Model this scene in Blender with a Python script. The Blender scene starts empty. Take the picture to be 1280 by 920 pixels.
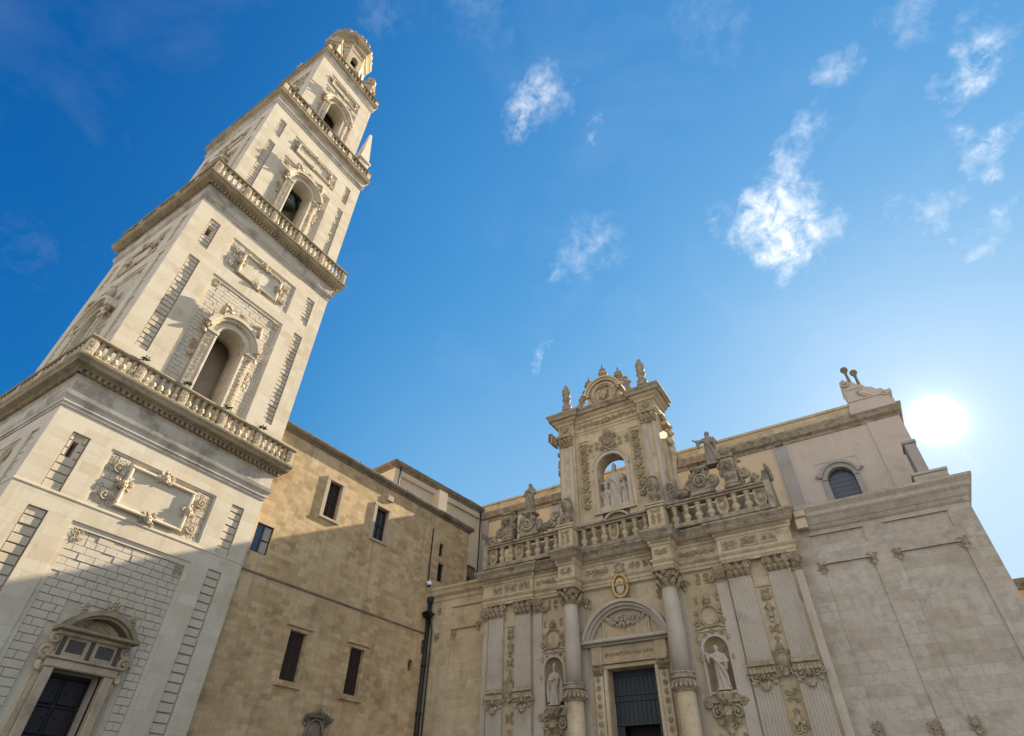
import bpy, math, random
from math import sin, cos, pi, radians, sqrt, atan2
from mathutils import Matrix, Vector

C = bpy.context.scene.collection
S = bpy.context.scene

# ------------------------------------------------------------------ camera
RM = ((0.84598103, 0.53296113, 0.01638665),      # camera right in world axes
      (-0.3317854, 0.55021073, -0.76628102),     # camera down
      (-0.41741411, 0.64282236, 0.64229657))     # camera forward
FPX = 695.0
cam = bpy.data.cameras.new('camera'); camo = bpy.data.objects.new('camera', cam); C.objects.link(camo)
cam.sensor_width = 36.0; cam.lens = FPX / 1280 * 36
cam.clip_start = 0.1; cam.clip_end = 9000
camo.matrix_world = Matrix(((RM[0][0], -RM[1][0], -RM[2][0], 0), (RM[0][1], -RM[1][1], -RM[2][1], 0),
                            (RM[0][2], -RM[1][2], -RM[2][2], 1.7), (0, 0, 0, 1)))
S.camera = camo

def ray(px, py):                                  # only for the direction of sun and clouds in the sky
    a, b, c = (px - 640) / FPX, (py - 460) / FPX, 1.0
    return Vector([a * RM[0][i] + b * RM[1][i] + c * RM[2][i] for i in range(3)]).normalized()

# ------------------------------------------------------------------ exposure
S.view_settings.view_transform = 'Standard'; S.view_settings.look = 'None'
S.view_settings.gamma = 1.0; S.view_settings.use_curve_mapping = False
S.view_settings.exposure = 1.85
S.render.engine = 'CYCLES'
S.cycles.max_bounces = 6; S.cycles.diffuse_bounces = 4

# ------------------------------------------------------------------ sun and sky
SD = ray(1170, 525)
EL = math.asin(SD.z); AZ = atan2(SD.x, SD.y)
sl = bpy.data.lights.new('sun', 'SUN'); so = bpy.data.objects.new('sun', sl); C.objects.link(so)
sl.energy = 5.0; sl.angle = radians(0.5); sl.color = (1.0, 0.90, 0.74)
so.rotation_euler = (-SD).to_track_quat('-Z', 'Y').to_euler()

world = bpy.data.worlds.new('World'); S.world = world; world.use_nodes = True
wt = world.node_tree; wn = wt.nodes; wl = wt.links
for n in list(wn): wn.remove(n)

def N(nt, typ, **kw):
    n = nt.nodes.new(typ)
    for k, v in kw.items(): setattr(n, k, v)
    return n
def mth(nt, op, a, b=None, clamp=False):
    n = N(nt, 'ShaderNodeMath', operation=op, use_clamp=clamp)
    for i, x in enumerate((a, b)):
        if x is None: continue
        if isinstance(x, (int, float)): n.inputs[i].default_value = x
        else: nt.links.new(x, n.inputs[i])
    return n.outputs[0]
def vmth(nt, op, a, b=None):
    n = N(nt, 'ShaderNodeVectorMath', operation=op)
    for i, x in enumerate((a, b)):
        if x is None: continue
        if isinstance(x, (tuple, Vector)): n.inputs[i].default_value = tuple(x)
        else: nt.links.new(x, n.inputs[i])
    return n
def maprange(nt, x, a, b, c=0.0, d=1.0, smooth=False):
    n = N(nt, 'ShaderNodeMapRange', interpolation_type='SMOOTHSTEP' if smooth else 'LINEAR')
    nt.links.new(x, n.inputs[0])
    for i, v in zip((1, 2, 3, 4), (a, b, c, d)): n.inputs[i].default_value = v
    return n.outputs[0]
def mixc(nt, fac, a, b, blend='MIX'):
    n = N(nt, 'ShaderNodeMix', data_type='RGBA', blend_type=blend)
    for i, x in ((0, fac), (6, a), (7, b)):
        if isinstance(x, (int, float)): n.inputs[i].default_value = x
        elif isinstance(x, (tuple, list)): n.inputs[i].default_value = (*x[:3], 1)
        else: nt.links.new(x, n.inputs[i])
    return n.outputs[2]
def noise(nt, vec, scale, detail=4, rough=0.55, dist=0.0, vscale=None):
    if vscale:
        m = N(nt, 'ShaderNodeMapping'); m.inputs['Scale'].default_value = vscale
        nt.links.new(vec, m.inputs['Vector']); vec = m.outputs[0]
    n = N(nt, 'ShaderNodeTexNoise'); nt.links.new(vec, n.inputs['Vector'])
    n.inputs['Scale'].default_value = scale; n.inputs['Detail'].default_value = detail
    n.inputs['Roughness'].default_value = rough; n.inputs['Distortion'].default_value = dist
    return n

tc = N(wt, 'ShaderNodeTexCoord'); wdir = vmth(wt, 'NORMALIZE', tc.outputs['Generated']).outputs[0]
sky = N(wt, 'ShaderNodeTexSky', sky_type='NISHITA', sun_disc=False)
sky.sun_elevation = EL; sky.sun_rotation = AZ
sky.air_density = 1.0; sky.dust_density = 0.25; sky.ozone_density = 3.0; sky.altitude = 50
hs = N(wt, 'ShaderNodeHueSaturation'); hs.inputs['Saturation'].default_value = 1.25
wl.new(sky.outputs[0], hs.inputs['Color'])
# the aureole of the Nishita sky is rolled off softly so that the air near the sun keeps its blue
sk0 = mixc(wt, 1.0, hs.outputs[0], (0.50, 1.0, 1.16), 'MULTIPLY')
skd = vmth(wt, 'ADD', sk0, (2.9, 2.7, 2.6)).outputs[0]
skc = vmth(wt, 'DIVIDE', vmth(wt, 'MULTIPLY', sk0, (3.15, 3.5, 4.3)).outputs[0], skd).outputs[0]
deep = maprange(wt, vmth(wt, 'DOT_PRODUCT', wdir, SD).outputs['Value'], .12, .74, 0, 1, True)
skc = mixc(wt, 1.0, skc, mixc(wt, deep, (.16, .52, .72), (1, 1, 1)), 'MULTIPLY')      # deepest blue far from the sun
sz = N(wt, 'ShaderNodeSeparateXYZ'); wl.new(wdir, sz.inputs[0])
haz = mth(wt, 'MULTIPLY', maprange(wt, vmth(wt, 'DOT_PRODUCT', wdir, SD).outputs['Value'], .42, .82, 0, 1, True), mth(wt, 'ADD', .02, maprange(wt, sz.outputs[2], .28, .78, .17, 0, True)))
skc = mixc(wt, haz, skc, (3.3, 3.3, 3.5))
# clouds: small fair-weather puffs, thinned by layered noise
n1 = noise(wt, wdir, 7.0, 5, 0.6); n2 = noise(wt, wdir, 26.0, 6, 0.62)
off1 = vmth(wt, 'SCALE', vmth(wt, 'SUBTRACT', n1.outputs['Color'], (.5, .5, .5)).outputs[0]); off1.inputs[3].default_value = 0.10
off2 = vmth(wt, 'SCALE', vmth(wt, 'SUBTRACT', n2.outputs['Color'], (.5, .5, .5)).outputs[0]); off2.inputs[3].default_value = 0.095
dw = vmth(wt, 'ADD', vmth(wt, 'ADD', wdir, off1.outputs[0]).outputs[0], off2.outputs[0]).outputs[0]
PUFFS = [(655, 138, 30, .75), (688, 118, 32, .75), (664, 165, 18, .6), (741, 169, 11, .6),
         (935, 266, 30, .8), (968, 262, 42, 1.05), (990, 286, 44, 1.1), (984, 316, 28, .8), (1016, 300, 28, .7),
         (992, 175, 26, .7), (978, 208, 22, .7), (968, 236, 20, .75), (1036, 94, 30, .55),
         (1238, 50, 40, .75), (1216, 80, 30, .75), (1234, 100, 28, .75), (1226, 172, 24, .75), (1250, 170, 22, .75), (1228, 207, 18, .75),
         (735, 308, 34, .55), (698, 343, 14, .6), (1172, 260, 26, .7), (1112, 262, 17, .45), (1230, 302, 22, .8),
         (1130, 14, 42, .5), (480, 8, 40, .16), (596, 14, 46, .18), (890, 34, 55, .2), (682, 438, 10, .7), (1192, 584, 22, .9), (40, 310, 70, .08), (1255, 268, 16, .5)]
acc = None
for px, py, r, wgt in PUFFS:
    c0 = ray(px, py); rr = 1.4 * 0.5 * ((ray(px + r, py) - c0).length + (ray(px, py + r) - c0).length)
    d = vmth(wt, 'DISTANCE', dw, c0).outputs['Value']
    mk = mth(wt, 'MULTIPLY', mth(wt, 'SUBTRACT', 1.0, mth(wt, 'DIVIDE', d, rr), True), wgt)
    acc = mk if acc is None else mth(wt, 'ADD', acc, mk)
n3 = noise(wt, wdir, 34.0, 7, 0.66, 0.4)
cm = mth(wt, 'MULTIPLY', acc, maprange(wt, n3.outputs[0], .34, .66, .05, 1.45))
cm = mth(wt, 'POWER', maprange(wt, cm, 0.03, 1.95, 0, 1), 1.05)
veil = maprange(wt, noise(wt, wdir, 3.2, 6, 0.6, 0.6).outputs[0], .52, .82, 0, .06)
cm = mth(wt, 'ADD', cm, veil, True)
skc = mixc(wt, cm, skc, (4.3, 4.45, 4.6))
# bright broken cumulus added to the unseen northern sky as fill light for the facade
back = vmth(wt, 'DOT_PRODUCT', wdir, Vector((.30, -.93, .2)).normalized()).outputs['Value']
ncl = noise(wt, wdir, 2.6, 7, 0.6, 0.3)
fill_cov = mth(wt, 'MULTIPLY', maprange(wt, back, .25, .55, 0, 1, True), maprange(wt, ncl.outputs[0], .36, .52, 0, 1, True))
skc = mixc(wt, fill_cov, skc, (5.0, 5.3, 6.0))
# bright air close to the sun
dt = vmth(wt, 'DOT_PRODUCT', wdir, SD).outputs['Value']
g = mth(wt, 'MAXIMUM', dt, 0.0)
def glow(p, k): return mth(wt, 'MULTIPLY', mth(wt, 'POWER', g, p), k)
gl = mth(wt, 'ADD', mth(wt, 'ADD', glow(7500, 60.0), glow(900, 1.0)), mth(wt, 'ADD', glow(90, 0.3), glow(8, 0.32)))
gc = vmth(wt, 'SCALE', (1.05, 1.0, 1.0)); wl.new(gl, gc.inputs[3])
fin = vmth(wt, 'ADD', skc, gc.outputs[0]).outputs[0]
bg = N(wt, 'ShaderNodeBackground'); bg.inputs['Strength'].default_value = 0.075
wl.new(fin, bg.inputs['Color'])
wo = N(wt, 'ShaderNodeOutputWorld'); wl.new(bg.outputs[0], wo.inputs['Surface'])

# ------------------------------------------------------------------ materials
def wallcoord(nt):
    g = N(nt, 'ShaderNodeNewGeometry')
    sp = N(nt, 'ShaderNodeSeparateXYZ'); nt.links.new(g.outputs['Position'], sp.inputs[0])
    sn = N(nt, 'ShaderNodeSeparateXYZ'); nt.links.new(g.outputs['True Normal'], sn.inputs[0])
    f = mth(nt, 'GREATER_THAN', mth(nt, 'ABSOLUTE', sn.outputs[0]), 0.7)
    mx = N(nt, 'ShaderNodeMix', data_type='FLOAT')
    nt.links.new(f, mx.inputs[0]); nt.links.new(sp.outputs[0], mx.inputs[2]); nt.links.new(sp.outputs[1], mx.inputs[3])
    cb = N(nt, 'ShaderNodeCombineXYZ'); nt.links.new(mx.outputs[0], cb.inputs[0]); nt.links.new(sp.outputs[2], cb.inputs[1])
    return g.outputs['Position'], cb.outputs[0], sn.outputs[2]

def stone(name, col, col2=None, block=None, tint=0.12, mortar=0.75, patch=0.5, stain=(0.10, 0.09, 0.075), stain_amt=0.35,
          stain_lo=0.56, streak=0.25, lichen=0.0, grain=0.12, bump=0.25, rough=0.9, seed=0.0, warm=None, top=0.0, st_scale=.9):
    m = bpy.data.materials.new(name); m.use_nodes = True; nt = m.node_tree; L = nt.links
    for n in list(nt.nodes): nt.nodes.remove(n)
    out = N(nt, 'ShaderNodeOutputMaterial'); bs = N(nt, 'ShaderNodeBsdfPrincipled'); L.new(bs.outputs[0], out.inputs[0])
    bs.inputs['Roughness'].default_value = rough; bs.inputs['Specular IOR Level'].default_value = 0.2
    pos, uv, nz = wallcoord(nt)
    pos = vmth(nt, 'ADD', pos, (seed * 13.1, seed * 7.7, seed * 3.3)).outputs[0]
    col2 = col2 or tuple(c * .8 for c in col)
    c = mixc(nt, maprange(nt, noise(nt, pos, .35, 5, .6).outputs[0], .35, .65), col, tuple(patch * b + (1 - patch) * a for a, b in zip(col, col2)))
    hgt = None
    if block:
        bt = N(nt, 'ShaderNodeTexBrick'); 
        wob = vmth(nt, 'SCALE', vmth(nt, 'SUBTRACT', noise(nt, pos, .8, 2).outputs['Color'], (.5, .5, .5)).outputs[0]); wob.inputs[3].default_value = .05
        L.new(vmth(nt, 'ADD', uv, wob.outputs[0]).outputs[0], bt.inputs['Vector'])
        bt.offset = .5; bt.squash = .8; bt.squash_frequency = 3
        bt.inputs['Scale'].default_value = 1; bt.inputs['Brick Width'].default_value = block[0]; bt.inputs['Row Height'].default_value = block[1]
        bt.inputs['Mortar Size'].default_value = .012; bt.inputs['Mortar Smooth'].default_value = .6
        bt.inputs['Color1'].default_value = (1, 1, 1, 1)
        w2 = warm or (1 - tint, 1 - tint * 1.25, 1 - tint * 1.7)
        bt.inputs['Color2'].default_value = (*w2, 1)
        bt.inputs['Mortar'].default_value = (mortar, mortar * .97, mortar * .93, 1); bt.inputs['Bias'].default_value = -.25
        c = mixc(nt, maprange(nt, noise(nt, pos, .45, 4, .6).outputs[0], .35, .62, .35, 1.0), c, mixc(nt, 1.0, c, bt.outputs['Color'], 'MULTIPLY'))
        hgt = mth(nt, 'MULTIPLY', bt.outputs['Fac'], -.6)
    # wear: broad blotches, rain streaks, lichen specks
    st = maprange(nt, noise(nt, pos, st_scale, 8, .68, .3).outputs[0], stain_lo, stain_lo + .18, 0, stain_amt)
    c = mixc(nt, st, c, stain)
    if streak:
        sk = noise(nt, pos, 1.0, 5, .6, 0, (1.7, 1.7, .12))
        sk = mth(nt, 'MULTIPLY', maprange(nt, sk.outputs[0], .52, .72), maprange(nt, noise(nt, pos, .3, 3).outputs[0], .42, .62, 0, streak))
        c = mixc(nt, sk, c, tuple(x * 1.5 for x in stain))
    if lichen:
        lc = maprange(nt, noise(nt, pos, 3.2, 7, .7, .5).outputs[0], .46, .66, 0, lichen)
        c = mixc(nt, lc, c, (0.075, 0.068, 0.05))
        lg = maprange(nt, noise(nt, pos, 2.1, 5, .65, .2).outputs[0], .57, .7, 0, lichen * .6)
        c = mixc(nt, lg, c, (0.16, 0.135, 0.055))
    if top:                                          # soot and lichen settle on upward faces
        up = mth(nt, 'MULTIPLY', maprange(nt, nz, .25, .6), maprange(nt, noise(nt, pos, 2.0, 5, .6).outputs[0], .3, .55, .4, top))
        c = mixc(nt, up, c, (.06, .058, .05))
    fine = noise(nt, pos, 9, 6, .7)
    c = mixc(nt, 1.0, c, mixc(nt, fine.outputs[0], (1 - grain * 1.6,) * 3, (1 + grain,) * 3), 'MULTIPLY')
    L.new(c, bs.inputs['Base Color'])
    h = mth(nt, 'ADD', mth(nt, 'MULTIPLY', fine.outputs[0], .6), noise(nt, pos, 34, 3, .6).outputs[0])
    if hgt is not None: h = mth(nt, 'ADD', h, hgt)
    bp = N(nt, 'ShaderNodeBump'); bp.inputs['Strength'].default_value = bump; bp.inputs['Distance'].default_value = .04
    L.new(h, bp.inputs['Height']); L.new(bp.outputs[0], bs.inputs['Normal'])
    return m

def plain(name, col, rough=.6, metal=0.0, spec=.4, var=.25, scale=5.0, vscale=None, bump=.15):
    m = bpy.data.materials.new(name); m.use_nodes = True; nt = m.node_tree
    bs = nt.nodes['Principled BSDF']; bs.inputs['Roughness'].default_value = rough; bs.inputs['Metallic'].default_value = metal
    bs.inputs['Specular IOR Level'].default_value = spec
    g = N(nt, 'ShaderNodeNewGeometry'); ns = noise(nt, g.outputs['Position'], scale, 5, .6, 0, vscale)
    c = mixc(nt, ns.outputs[0], tuple(x * (1 - var) for x in col), tuple(min(1, x * (1 + var)) for x in col))
    nt.links.new(c, bs.inputs['Base Color'])
    if bump:
        b = N(nt, 'ShaderNodeBump'); b.inputs['Strength'].default_value = bump; b.inputs['Distance'].default_value = .02
        nt.links.new(ns.outputs[0], b.inputs['Height']); nt.links.new(b.outputs[0], bs.inputs['Normal'])
    return m

MT = dict(
 tower=stone('pale_tower_limestone', (.585, .505, .38), (.525, .43, .285), (1.15, .52), .2, .74, .6, (.22, .18, .13), .3, .56, .5, 0, .08, .07),
 tower_block=stone('tower_rusticated_stone', (.56, .485, .37), (.47, .38, .26), None, 0, 1, .9, (.20, .16, .11), .4, .54, .2, 0, .12, .08, seed=1),
 tower_carved=stone('tower_carved_stone', (.50, .40, .27), (.38, .275, .15), None, 0, 1, .8, (.12, .10, .07), .6, .51, .2, .22, .15, .15, seed=2),
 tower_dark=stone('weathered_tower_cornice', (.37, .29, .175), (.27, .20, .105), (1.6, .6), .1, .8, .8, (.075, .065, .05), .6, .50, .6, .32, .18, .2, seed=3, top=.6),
 tower_frieze=stone('sooty_tower_frieze', (.54, .47, .37), (.46, .38, .27), (1.3, .9), .15, .8, .6, (.13, .115, .095), .62, .47, .6, .1, .08, .1, seed=21, st_scale=.7),
 balu=stone('tower_baluster_stone', (.56, .45, .30), (.40, .31, .19), None, 0, 1, .7, (.11, .09, .06), .4, .55, .2, .12, .12, .3, seed=4),
 palace=stone('warm_palace_ashlar', (.61, .44, .24), (.47, .325, .16), (.74, .31), .5, .70, .7, (.13, .105, .08), .5, .54, .6, .12, .18, .25, seed=5, warm=(.60, .49, .35)),
 palace_trim=stone('palace_window_surround', (.46, .37, .255), (.37, .28, .18), None, 0, 1, .6, (.13, .11, .08), .35, .55, .2, .08, .1, .25, seed=6),
 dark_trim=stone('lichened_cornice_stone', (.28, .225, .15), (.19, .15, .10), None, 0, 1, .8, (.06, .055, .045), .6, .47, .4, .45, .2, .3, seed=7, top=.7),
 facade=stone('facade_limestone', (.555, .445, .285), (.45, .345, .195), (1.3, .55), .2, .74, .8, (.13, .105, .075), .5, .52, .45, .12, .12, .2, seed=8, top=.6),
 facade_pale=stone('facade_shaft_stone', (.475, .41, .32), (.385, .32, .23), (1.6, .9), .1, .85, .6, (.15, .14, .125), .35, .54, .45, .05, .08, .2, seed=9),
 facade_carved=stone('facade_carved_stone', (.46, .365, .23), (.33, .245, .135), None, 0, 1, .8, (.08, .07, .05), .65, .50, .2, .32, .2, .3, seed=10, st_scale=4.5, top=.6),
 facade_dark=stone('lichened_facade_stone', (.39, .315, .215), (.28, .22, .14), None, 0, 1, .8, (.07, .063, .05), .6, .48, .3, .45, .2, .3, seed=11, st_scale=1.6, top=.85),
 statue=stone('statue_stone', (.30, .255, .185), (.2, .165, .115), None, 0, 1, .7, (.085, .078, .066), .5, .52, .35, .22, .12, .3, seed=12),
 niche=stone('statue_pale_stone', (.46, .395, .31), (.36, .29, .21), None, 0, 1, .6, (.17, .14, .11), .3, .57, .2, .05, .08, .2, seed=13),
 aisle=stone('aisle_wall_limestone', (.485, .42, .33), (.40, .335, .245), (1.25, .5), .24, .62, .8, (.15, .14, .132), .36, .48, .5, .12, .14, .2, seed=14, st_scale=2.0),
 ochre=stone('ochre_plaster', (.56, .435, .275), (.52, .38, .21), None, 0, 1, .7, (.25, .2, .13), .4, .55, .4, 0, .06, .12, seed=15),
 ochre_pale=stone('faded_ochre_plaster', (.50, .415, .33), (.45, .35, .26), None, 0, 1, .7, (.27, .22, .16), .4, .55, .4, 0, .06, .12, seed=16),
 nave_grey=stone('nave_grey_stone', (.36, .33, .28), (.29, .25, .2), (1.4, .6), .08, .9, .6, (.15, .13, .11), .35, .55, .3, 0, .08, .2, seed=17),
 cream=stone('cream_plaster', (.55, .46, .33), (.50, .40, .26), None, 0, 1, .7, (.30, .25, .18), .3, .56, .35, 0, .05, .1, seed=18),
 paving=stone('piazza_paving', (.36, .35, .335), (.30, .29, .27), (1.2, .6), .14, .6, .6, (.15, .13, .11), .3, .55, 0, 0, .08, .2, seed=19),
 far=stone('far_house_plaster', (.45, .33, .18), (.4, .28, .14), (1., .4), .15, .85, .6, (.2, .16, .1), .3, .55, .3, 0, .08, .2, seed=20),
 shade=plain('dark_interior', (.035, .03, .026), .9, 0, .1),
 pane=plain('window_pane', (.018, .017, .018), .12, 0, .5, .3, 3, None, .03),
 shutter=plain('dark_brown_shutter', (.042, .026, .02), .55, 0, .35, .35, 9, (1, 1, 8)),
 bluepane=plain('blue_window_pane', (.025, .05, .09), .1, 0, .6, .2),
 curtain=plain('white_curtain', (.30, .29, .26), .8, 0, .2, .1),
 wood=plain('dark_brown_wood', (.016, .011, .012), .5, 0, .35, .35, 7, (6, 6, .5)),
 green=plain('grey_green_door_wood', (.024, .031, .032), .55, 0, .35, .3, 6, (7, 7, .4)),
 iron=plain('dark_iron', (.02, .02, .021), .5, .3, .4),
 lead=plain('grey_lead', (.10, .10, .10), .6, .2, .4),
 gold=plain('gilded_rim', (.45, .30, .10), .4, .55, .5, .2),
 red=plain('dull_red_paint', (.22, .08, .05), .6), teal=plain('dull_green_paint', (.07, .10, .06), .6), white=plain('pale_shield_paint', (.42, .37, .27), .6, 0, .3, .1),
 bronze=plain('green_bronze', (.09, .12, .09), .5, .6, .5),
 leaf=plain('dusty_leaf', (.055, .075, .025), .7, 0, .3, .5, 8), darkleaf=plain('dark_leaf', (.022, .032, .016), .7, 0, .3, .5, 8),
 plastic=plain('white_plastic', (.75, .75, .74), .35, 0, .5, .03), glass=plain('violet_grey_window', (.045, .045, .065), .25, 0, .5, .3, 2),
 greyplaque=plain('grey_porphyry_panel', (.075, .06, .052), .6, 0, .3, .6, 12),
)

# ------------------------------------------------------------------ mesh kit (local axes: u right, v up, n out of the wall)
WT = lambda u, v, n: (u, n, v)
class M:
    def __init__(s, T=None, seed=0):
        s.v = []; s.f = []; s.sm = []; s.cuts = []; s.T = T or WT; s.r = random.Random(seed)
    def add(s, pts, faces, smooth=False):
        b = len(s.v); s.v += [s.T(*p) for p in pts]
        s.f += [tuple(i + b for i in f) for f in faces]; s.sm += [smooth] * len(faces)
    def cut(s):                                      # what follows becomes a mesh of its own
        if len(s.f) > (s.cuts[-1][1] if s.cuts else 0): s.cuts.append((len(s.v), len(s.f)))
    def quad(s, a, b, c, d): s.add((a, b, c, d), ((0, 1, 2, 3),))
    def box(s, u0, u1, v0, v1, n0, n1, c=0.0):
        if c:
            P = []
            for (n, k) in ((n0, 0), (n1 - c, 0), (n1, c)):
                P += [(u0 + k, v0 + k, n), (u1 - k, v0 + k, n), (u1 - k, v1 - k, n), (u0 + k, v1 - k, n)]
            F = [(3, 2, 1, 0), (8, 9, 10, 11)]
            for q in (0, 4):
                for i in range(4): j = (i + 1) % 4; F.append((q + i, q + j, q + 4 + j, q + 4 + i))
            s.add(P, F); return
        s.add([(u0, v0, n0), (u1, v0, n0), (u1, v1, n0), (u0, v1, n0), (u0, v0, n1), (u1, v0, n1), (u1, v1, n1), (u0, v1, n1)],
              [(3, 2, 1, 0), (4, 5, 6, 7), (0, 1, 5, 4), (1, 2, 6, 5), (2, 3, 7, 6), (3, 0, 4, 7)])
    def prism(s, poly, n0, n1):
        k = len(poly)
        s.add([(u, v, n0) for u, v in poly] + [(u, v, n1) for u, v in poly],
              [tuple(range(k - 1, -1, -1)), tuple(range(k, 2 * k))] + [(i, (i + 1) % k, k + (i + 1) % k, k + i) for i in range(k)])
    def relief(s, u0, u1, v0, v1, rects, n=0.0):
        us = sorted({u0, u1, *[min(max(x, u0), u1) for r in rects for x in r[:2]]})
        vs = sorted({v0, v1, *[min(max(x, v0), v1) for r in rects for x in r[2:4]]})
        def dep(i, j):
            if not (0 <= i < len(us) - 1 and 0 <= j < len(vs) - 1): return 'x'
            a, b = (us[i] + us[i + 1]) / 2, (vs[j] + vs[j + 1]) / 2; d = n
            for r in rects:
                if r[0] < a < r[1] and r[2] < b < r[3]: d = r[4]
            return d
        for i in range(len(us) - 1):
            for j in range(len(vs) - 1):
                d = dep(i, j); a, b, c, e = us[i], us[i + 1], vs[j], vs[j + 1]
                if d is not None: s.quad((a, c, d), (b, c, d), (b, e, d), (a, e, d))
                for (di, dj, p, q) in ((1, 0, (b, c), (b, e)), (0, 1, (b, e), (a, e))):
                    d2 = dep(i + di, j + dj)
                    if d2 == 'x' or d == d2 or d is None or d2 is None: continue
                    x, y = d, d2
                    if x != y: s.quad((*p, x), (*q, x), (*q, y), (*p, y))
    def arch(s, uc, hw, vs_, v0, n, back, seg=16, fill=True):
        pts = [(uc + hw * cos(pi - pi * i / seg), vs_ + hw * sin(pi * i / seg)) for i in range(seg + 1)]
        vt = vs_ + hw
        if fill:
            for (a, b) in zip(pts, pts[1:]): s.quad((*a, n), (*b, n), (b[0], vt, n), (a[0], vt, n))
        path = [(uc - hw, v0)] + pts + [(uc + hw, v0)]
        for (a, b) in zip(path, path[1:]): s.quad((*a, n), (*b, n), (*b, back), (*a, back))
    def arch_ring(s, uc, vc, r0, r1, n0, n1, a0=0.0, a1=pi, seg=20):
        A = [a0 + (a1 - a0) * i / seg for i in range(seg + 1)]
        P = []
        for a in A:
            for r, n in ((r0, n0), (r0, n1), (r1, n1), (r1, n0)): P.append((uc - r * cos(a), vc + r * sin(a), n))
        F = [(3, 2, 1, 0), tuple(4 * seg + i for i in range(4))]
        for i in range(seg):
            for k in range(4): F.append((4 * i + k, 4 * i + (k + 1) % 4, 4 * i + 4 + (k + 1) % 4, 4 * i + 4 + k))
        s.add(P, F)
    def bricks(s, u0, u1, v0, v1, n0, h, course, length, joint=.035, cham=.03, holes=()):
        rows = max(1, round((v1 - v0) / course)); ch = (v1 - v0) / rows
        for r in range(rows):
            a, b = v0 + r * ch, v0 + (r + 1) * ch
            iv = [(u0, u1)]
            for (x0, x1, y0, y1) in holes:
                if b > y0 + .02 and a < y1 - .02:
                    iv = [w for (p, q) in iv for w in ((p, min(q, x0)), (max(p, x1), q)) if w[1] - w[0] > .08]
            for (p, q) in iv:
                cur = p; first = True
                while cur < q - .01:
                    l = length * s.r.uniform(.7, 1.3) * (.5 if first and r % 2 else 1); first = False
                    e = cur + l
                    if q - e < length * .35: e = q
                    hh = h * s.r.uniform(.75, 1.1)
                    s.box(cur + joint / 2, e - joint / 2, a + joint / 2, b - joint / 2, n0, n0 + hh, cham); cur = e
    def sweep(s, path, prof, closed=False, caps=True):
        k = len(path); P = []
        for i in range(k):
            p = path[i]
            dirs = []
            for (a, b) in ((i - 1, i), (i, i + 1)):
                if closed or (0 <= a and b < k):
                    A, B = path[a % k], path[b % k]; dx, dy = B[0] - A[0], B[1] - A[1]; l = sqrt(dx * dx + dy * dy); dirs.append((-dy / l, dx / l))
            if len(dirs) == 2:
                mx, my = dirs[0][0] + dirs[1][0], dirs[0][1] + dirs[1][1]; q = mx * dirs[0][0] + my * dirs[0][1]
                nn = (mx / q, my / q)
            else: nn = dirs[0]
            P += [(p[0] + nn[0] * o, z, p[1] + nn[1] * o) for o, z in prof]
        m = len(prof); F = []
        for i in range(k if closed else k - 1):
            j = (i + 1) % k
            for t in range(m - 1): F.append((i * m + t, j * m + t, j * m + t + 1, i * m + t + 1))
        if caps and not closed: F += [tuple(range(m - 1, -1, -1)), tuple((k - 1) * m + t for t in range(m))]
        s.add(P, F)
    def lathe(s, u, v, n, prof, seg=14, smooth=True, flute=0, fd=.05):
        P = []
        for r, dv in prof:
            for i in range(seg):
                a = 2 * pi * i / seg; rr = r * (1 - fd * (abs(sin(a * flute / 2)) < .55)) if flute else r
                P.append((u + rr * cos(a), v + dv, n + rr * sin(a)))
        F = [(t * seg + i, t * seg + (i + 1) % seg, (t + 1) * seg + (i + 1) % seg, (t + 1) * seg + i) for t in range(len(prof) - 1) for i in range(seg)]
        F += [tuple(range(seg - 1, -1, -1)), tuple((len(prof) - 1) * seg + i for i in range(seg))]
        s.add(P, F, smooth)
    def blob(s, u, v, n, a, b, c, seg=8, rings=6):
        P = [(u, v - b, n)]; 
        for j in range(1, rings):
            t = -pi / 2 + pi * j / rings
            P += [(u + a * cos(t) * cos(2 * pi * i / seg), v + b * sin(t), n + c * cos(t) * sin(2 * pi * i / seg)) for i in range(seg)]
        P.append((u, v + b, n)); F = []
        for i in range(seg): F.append((0, 1 + (i + 1) % seg, 1 + i))
        for j in range(rings - 2):
            for i in range(seg): F.append((1 + j * seg + i, 1 + j * seg + (i + 1) % seg, 1 + (j + 1) * seg + (i + 1) % seg, 1 + (j + 1) * seg + i))
        q = len(P) - 1; b0 = 1 + (rings - 2) * seg
        for i in range(seg): F.append((b0 + i, b0 + (i + 1) % seg, q))
        s.add(P, F, True)
    def tube(s, pts, rad, seg=6, smooth=True):
        V = [Vector(p) for p in pts]; P = []; k = len(V)
        R = rad if isinstance(rad, (list, tuple)) else [rad] * k
        for i in range(k):
            d = (V[min(i + 1, k - 1)] - V[max(i - 1, 0)]).normalized()
            x = d.cross(Vector((.13, .21, 1))); x = x.normalized() if x.length > 1e-4 else Vector((1, 0, 0)); y = d.cross(x)
            P += [tuple(V[i] + R[i] * (cos(2 * pi * t / seg) * x + sin(2 * pi * t / seg) * y)) for t in range(seg)]
        F = [(i * seg + t, i * seg + (t + 1) % seg, (i + 1) * seg + (t + 1) % seg, (i + 1) * seg + t) for i in range(k - 1) for t in range(seg)]
        F += [tuple(range(seg - 1, -1, -1)), tuple((k - 1) * seg + t for t in range(seg))]
        s.add(P, F, smooth)
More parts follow.
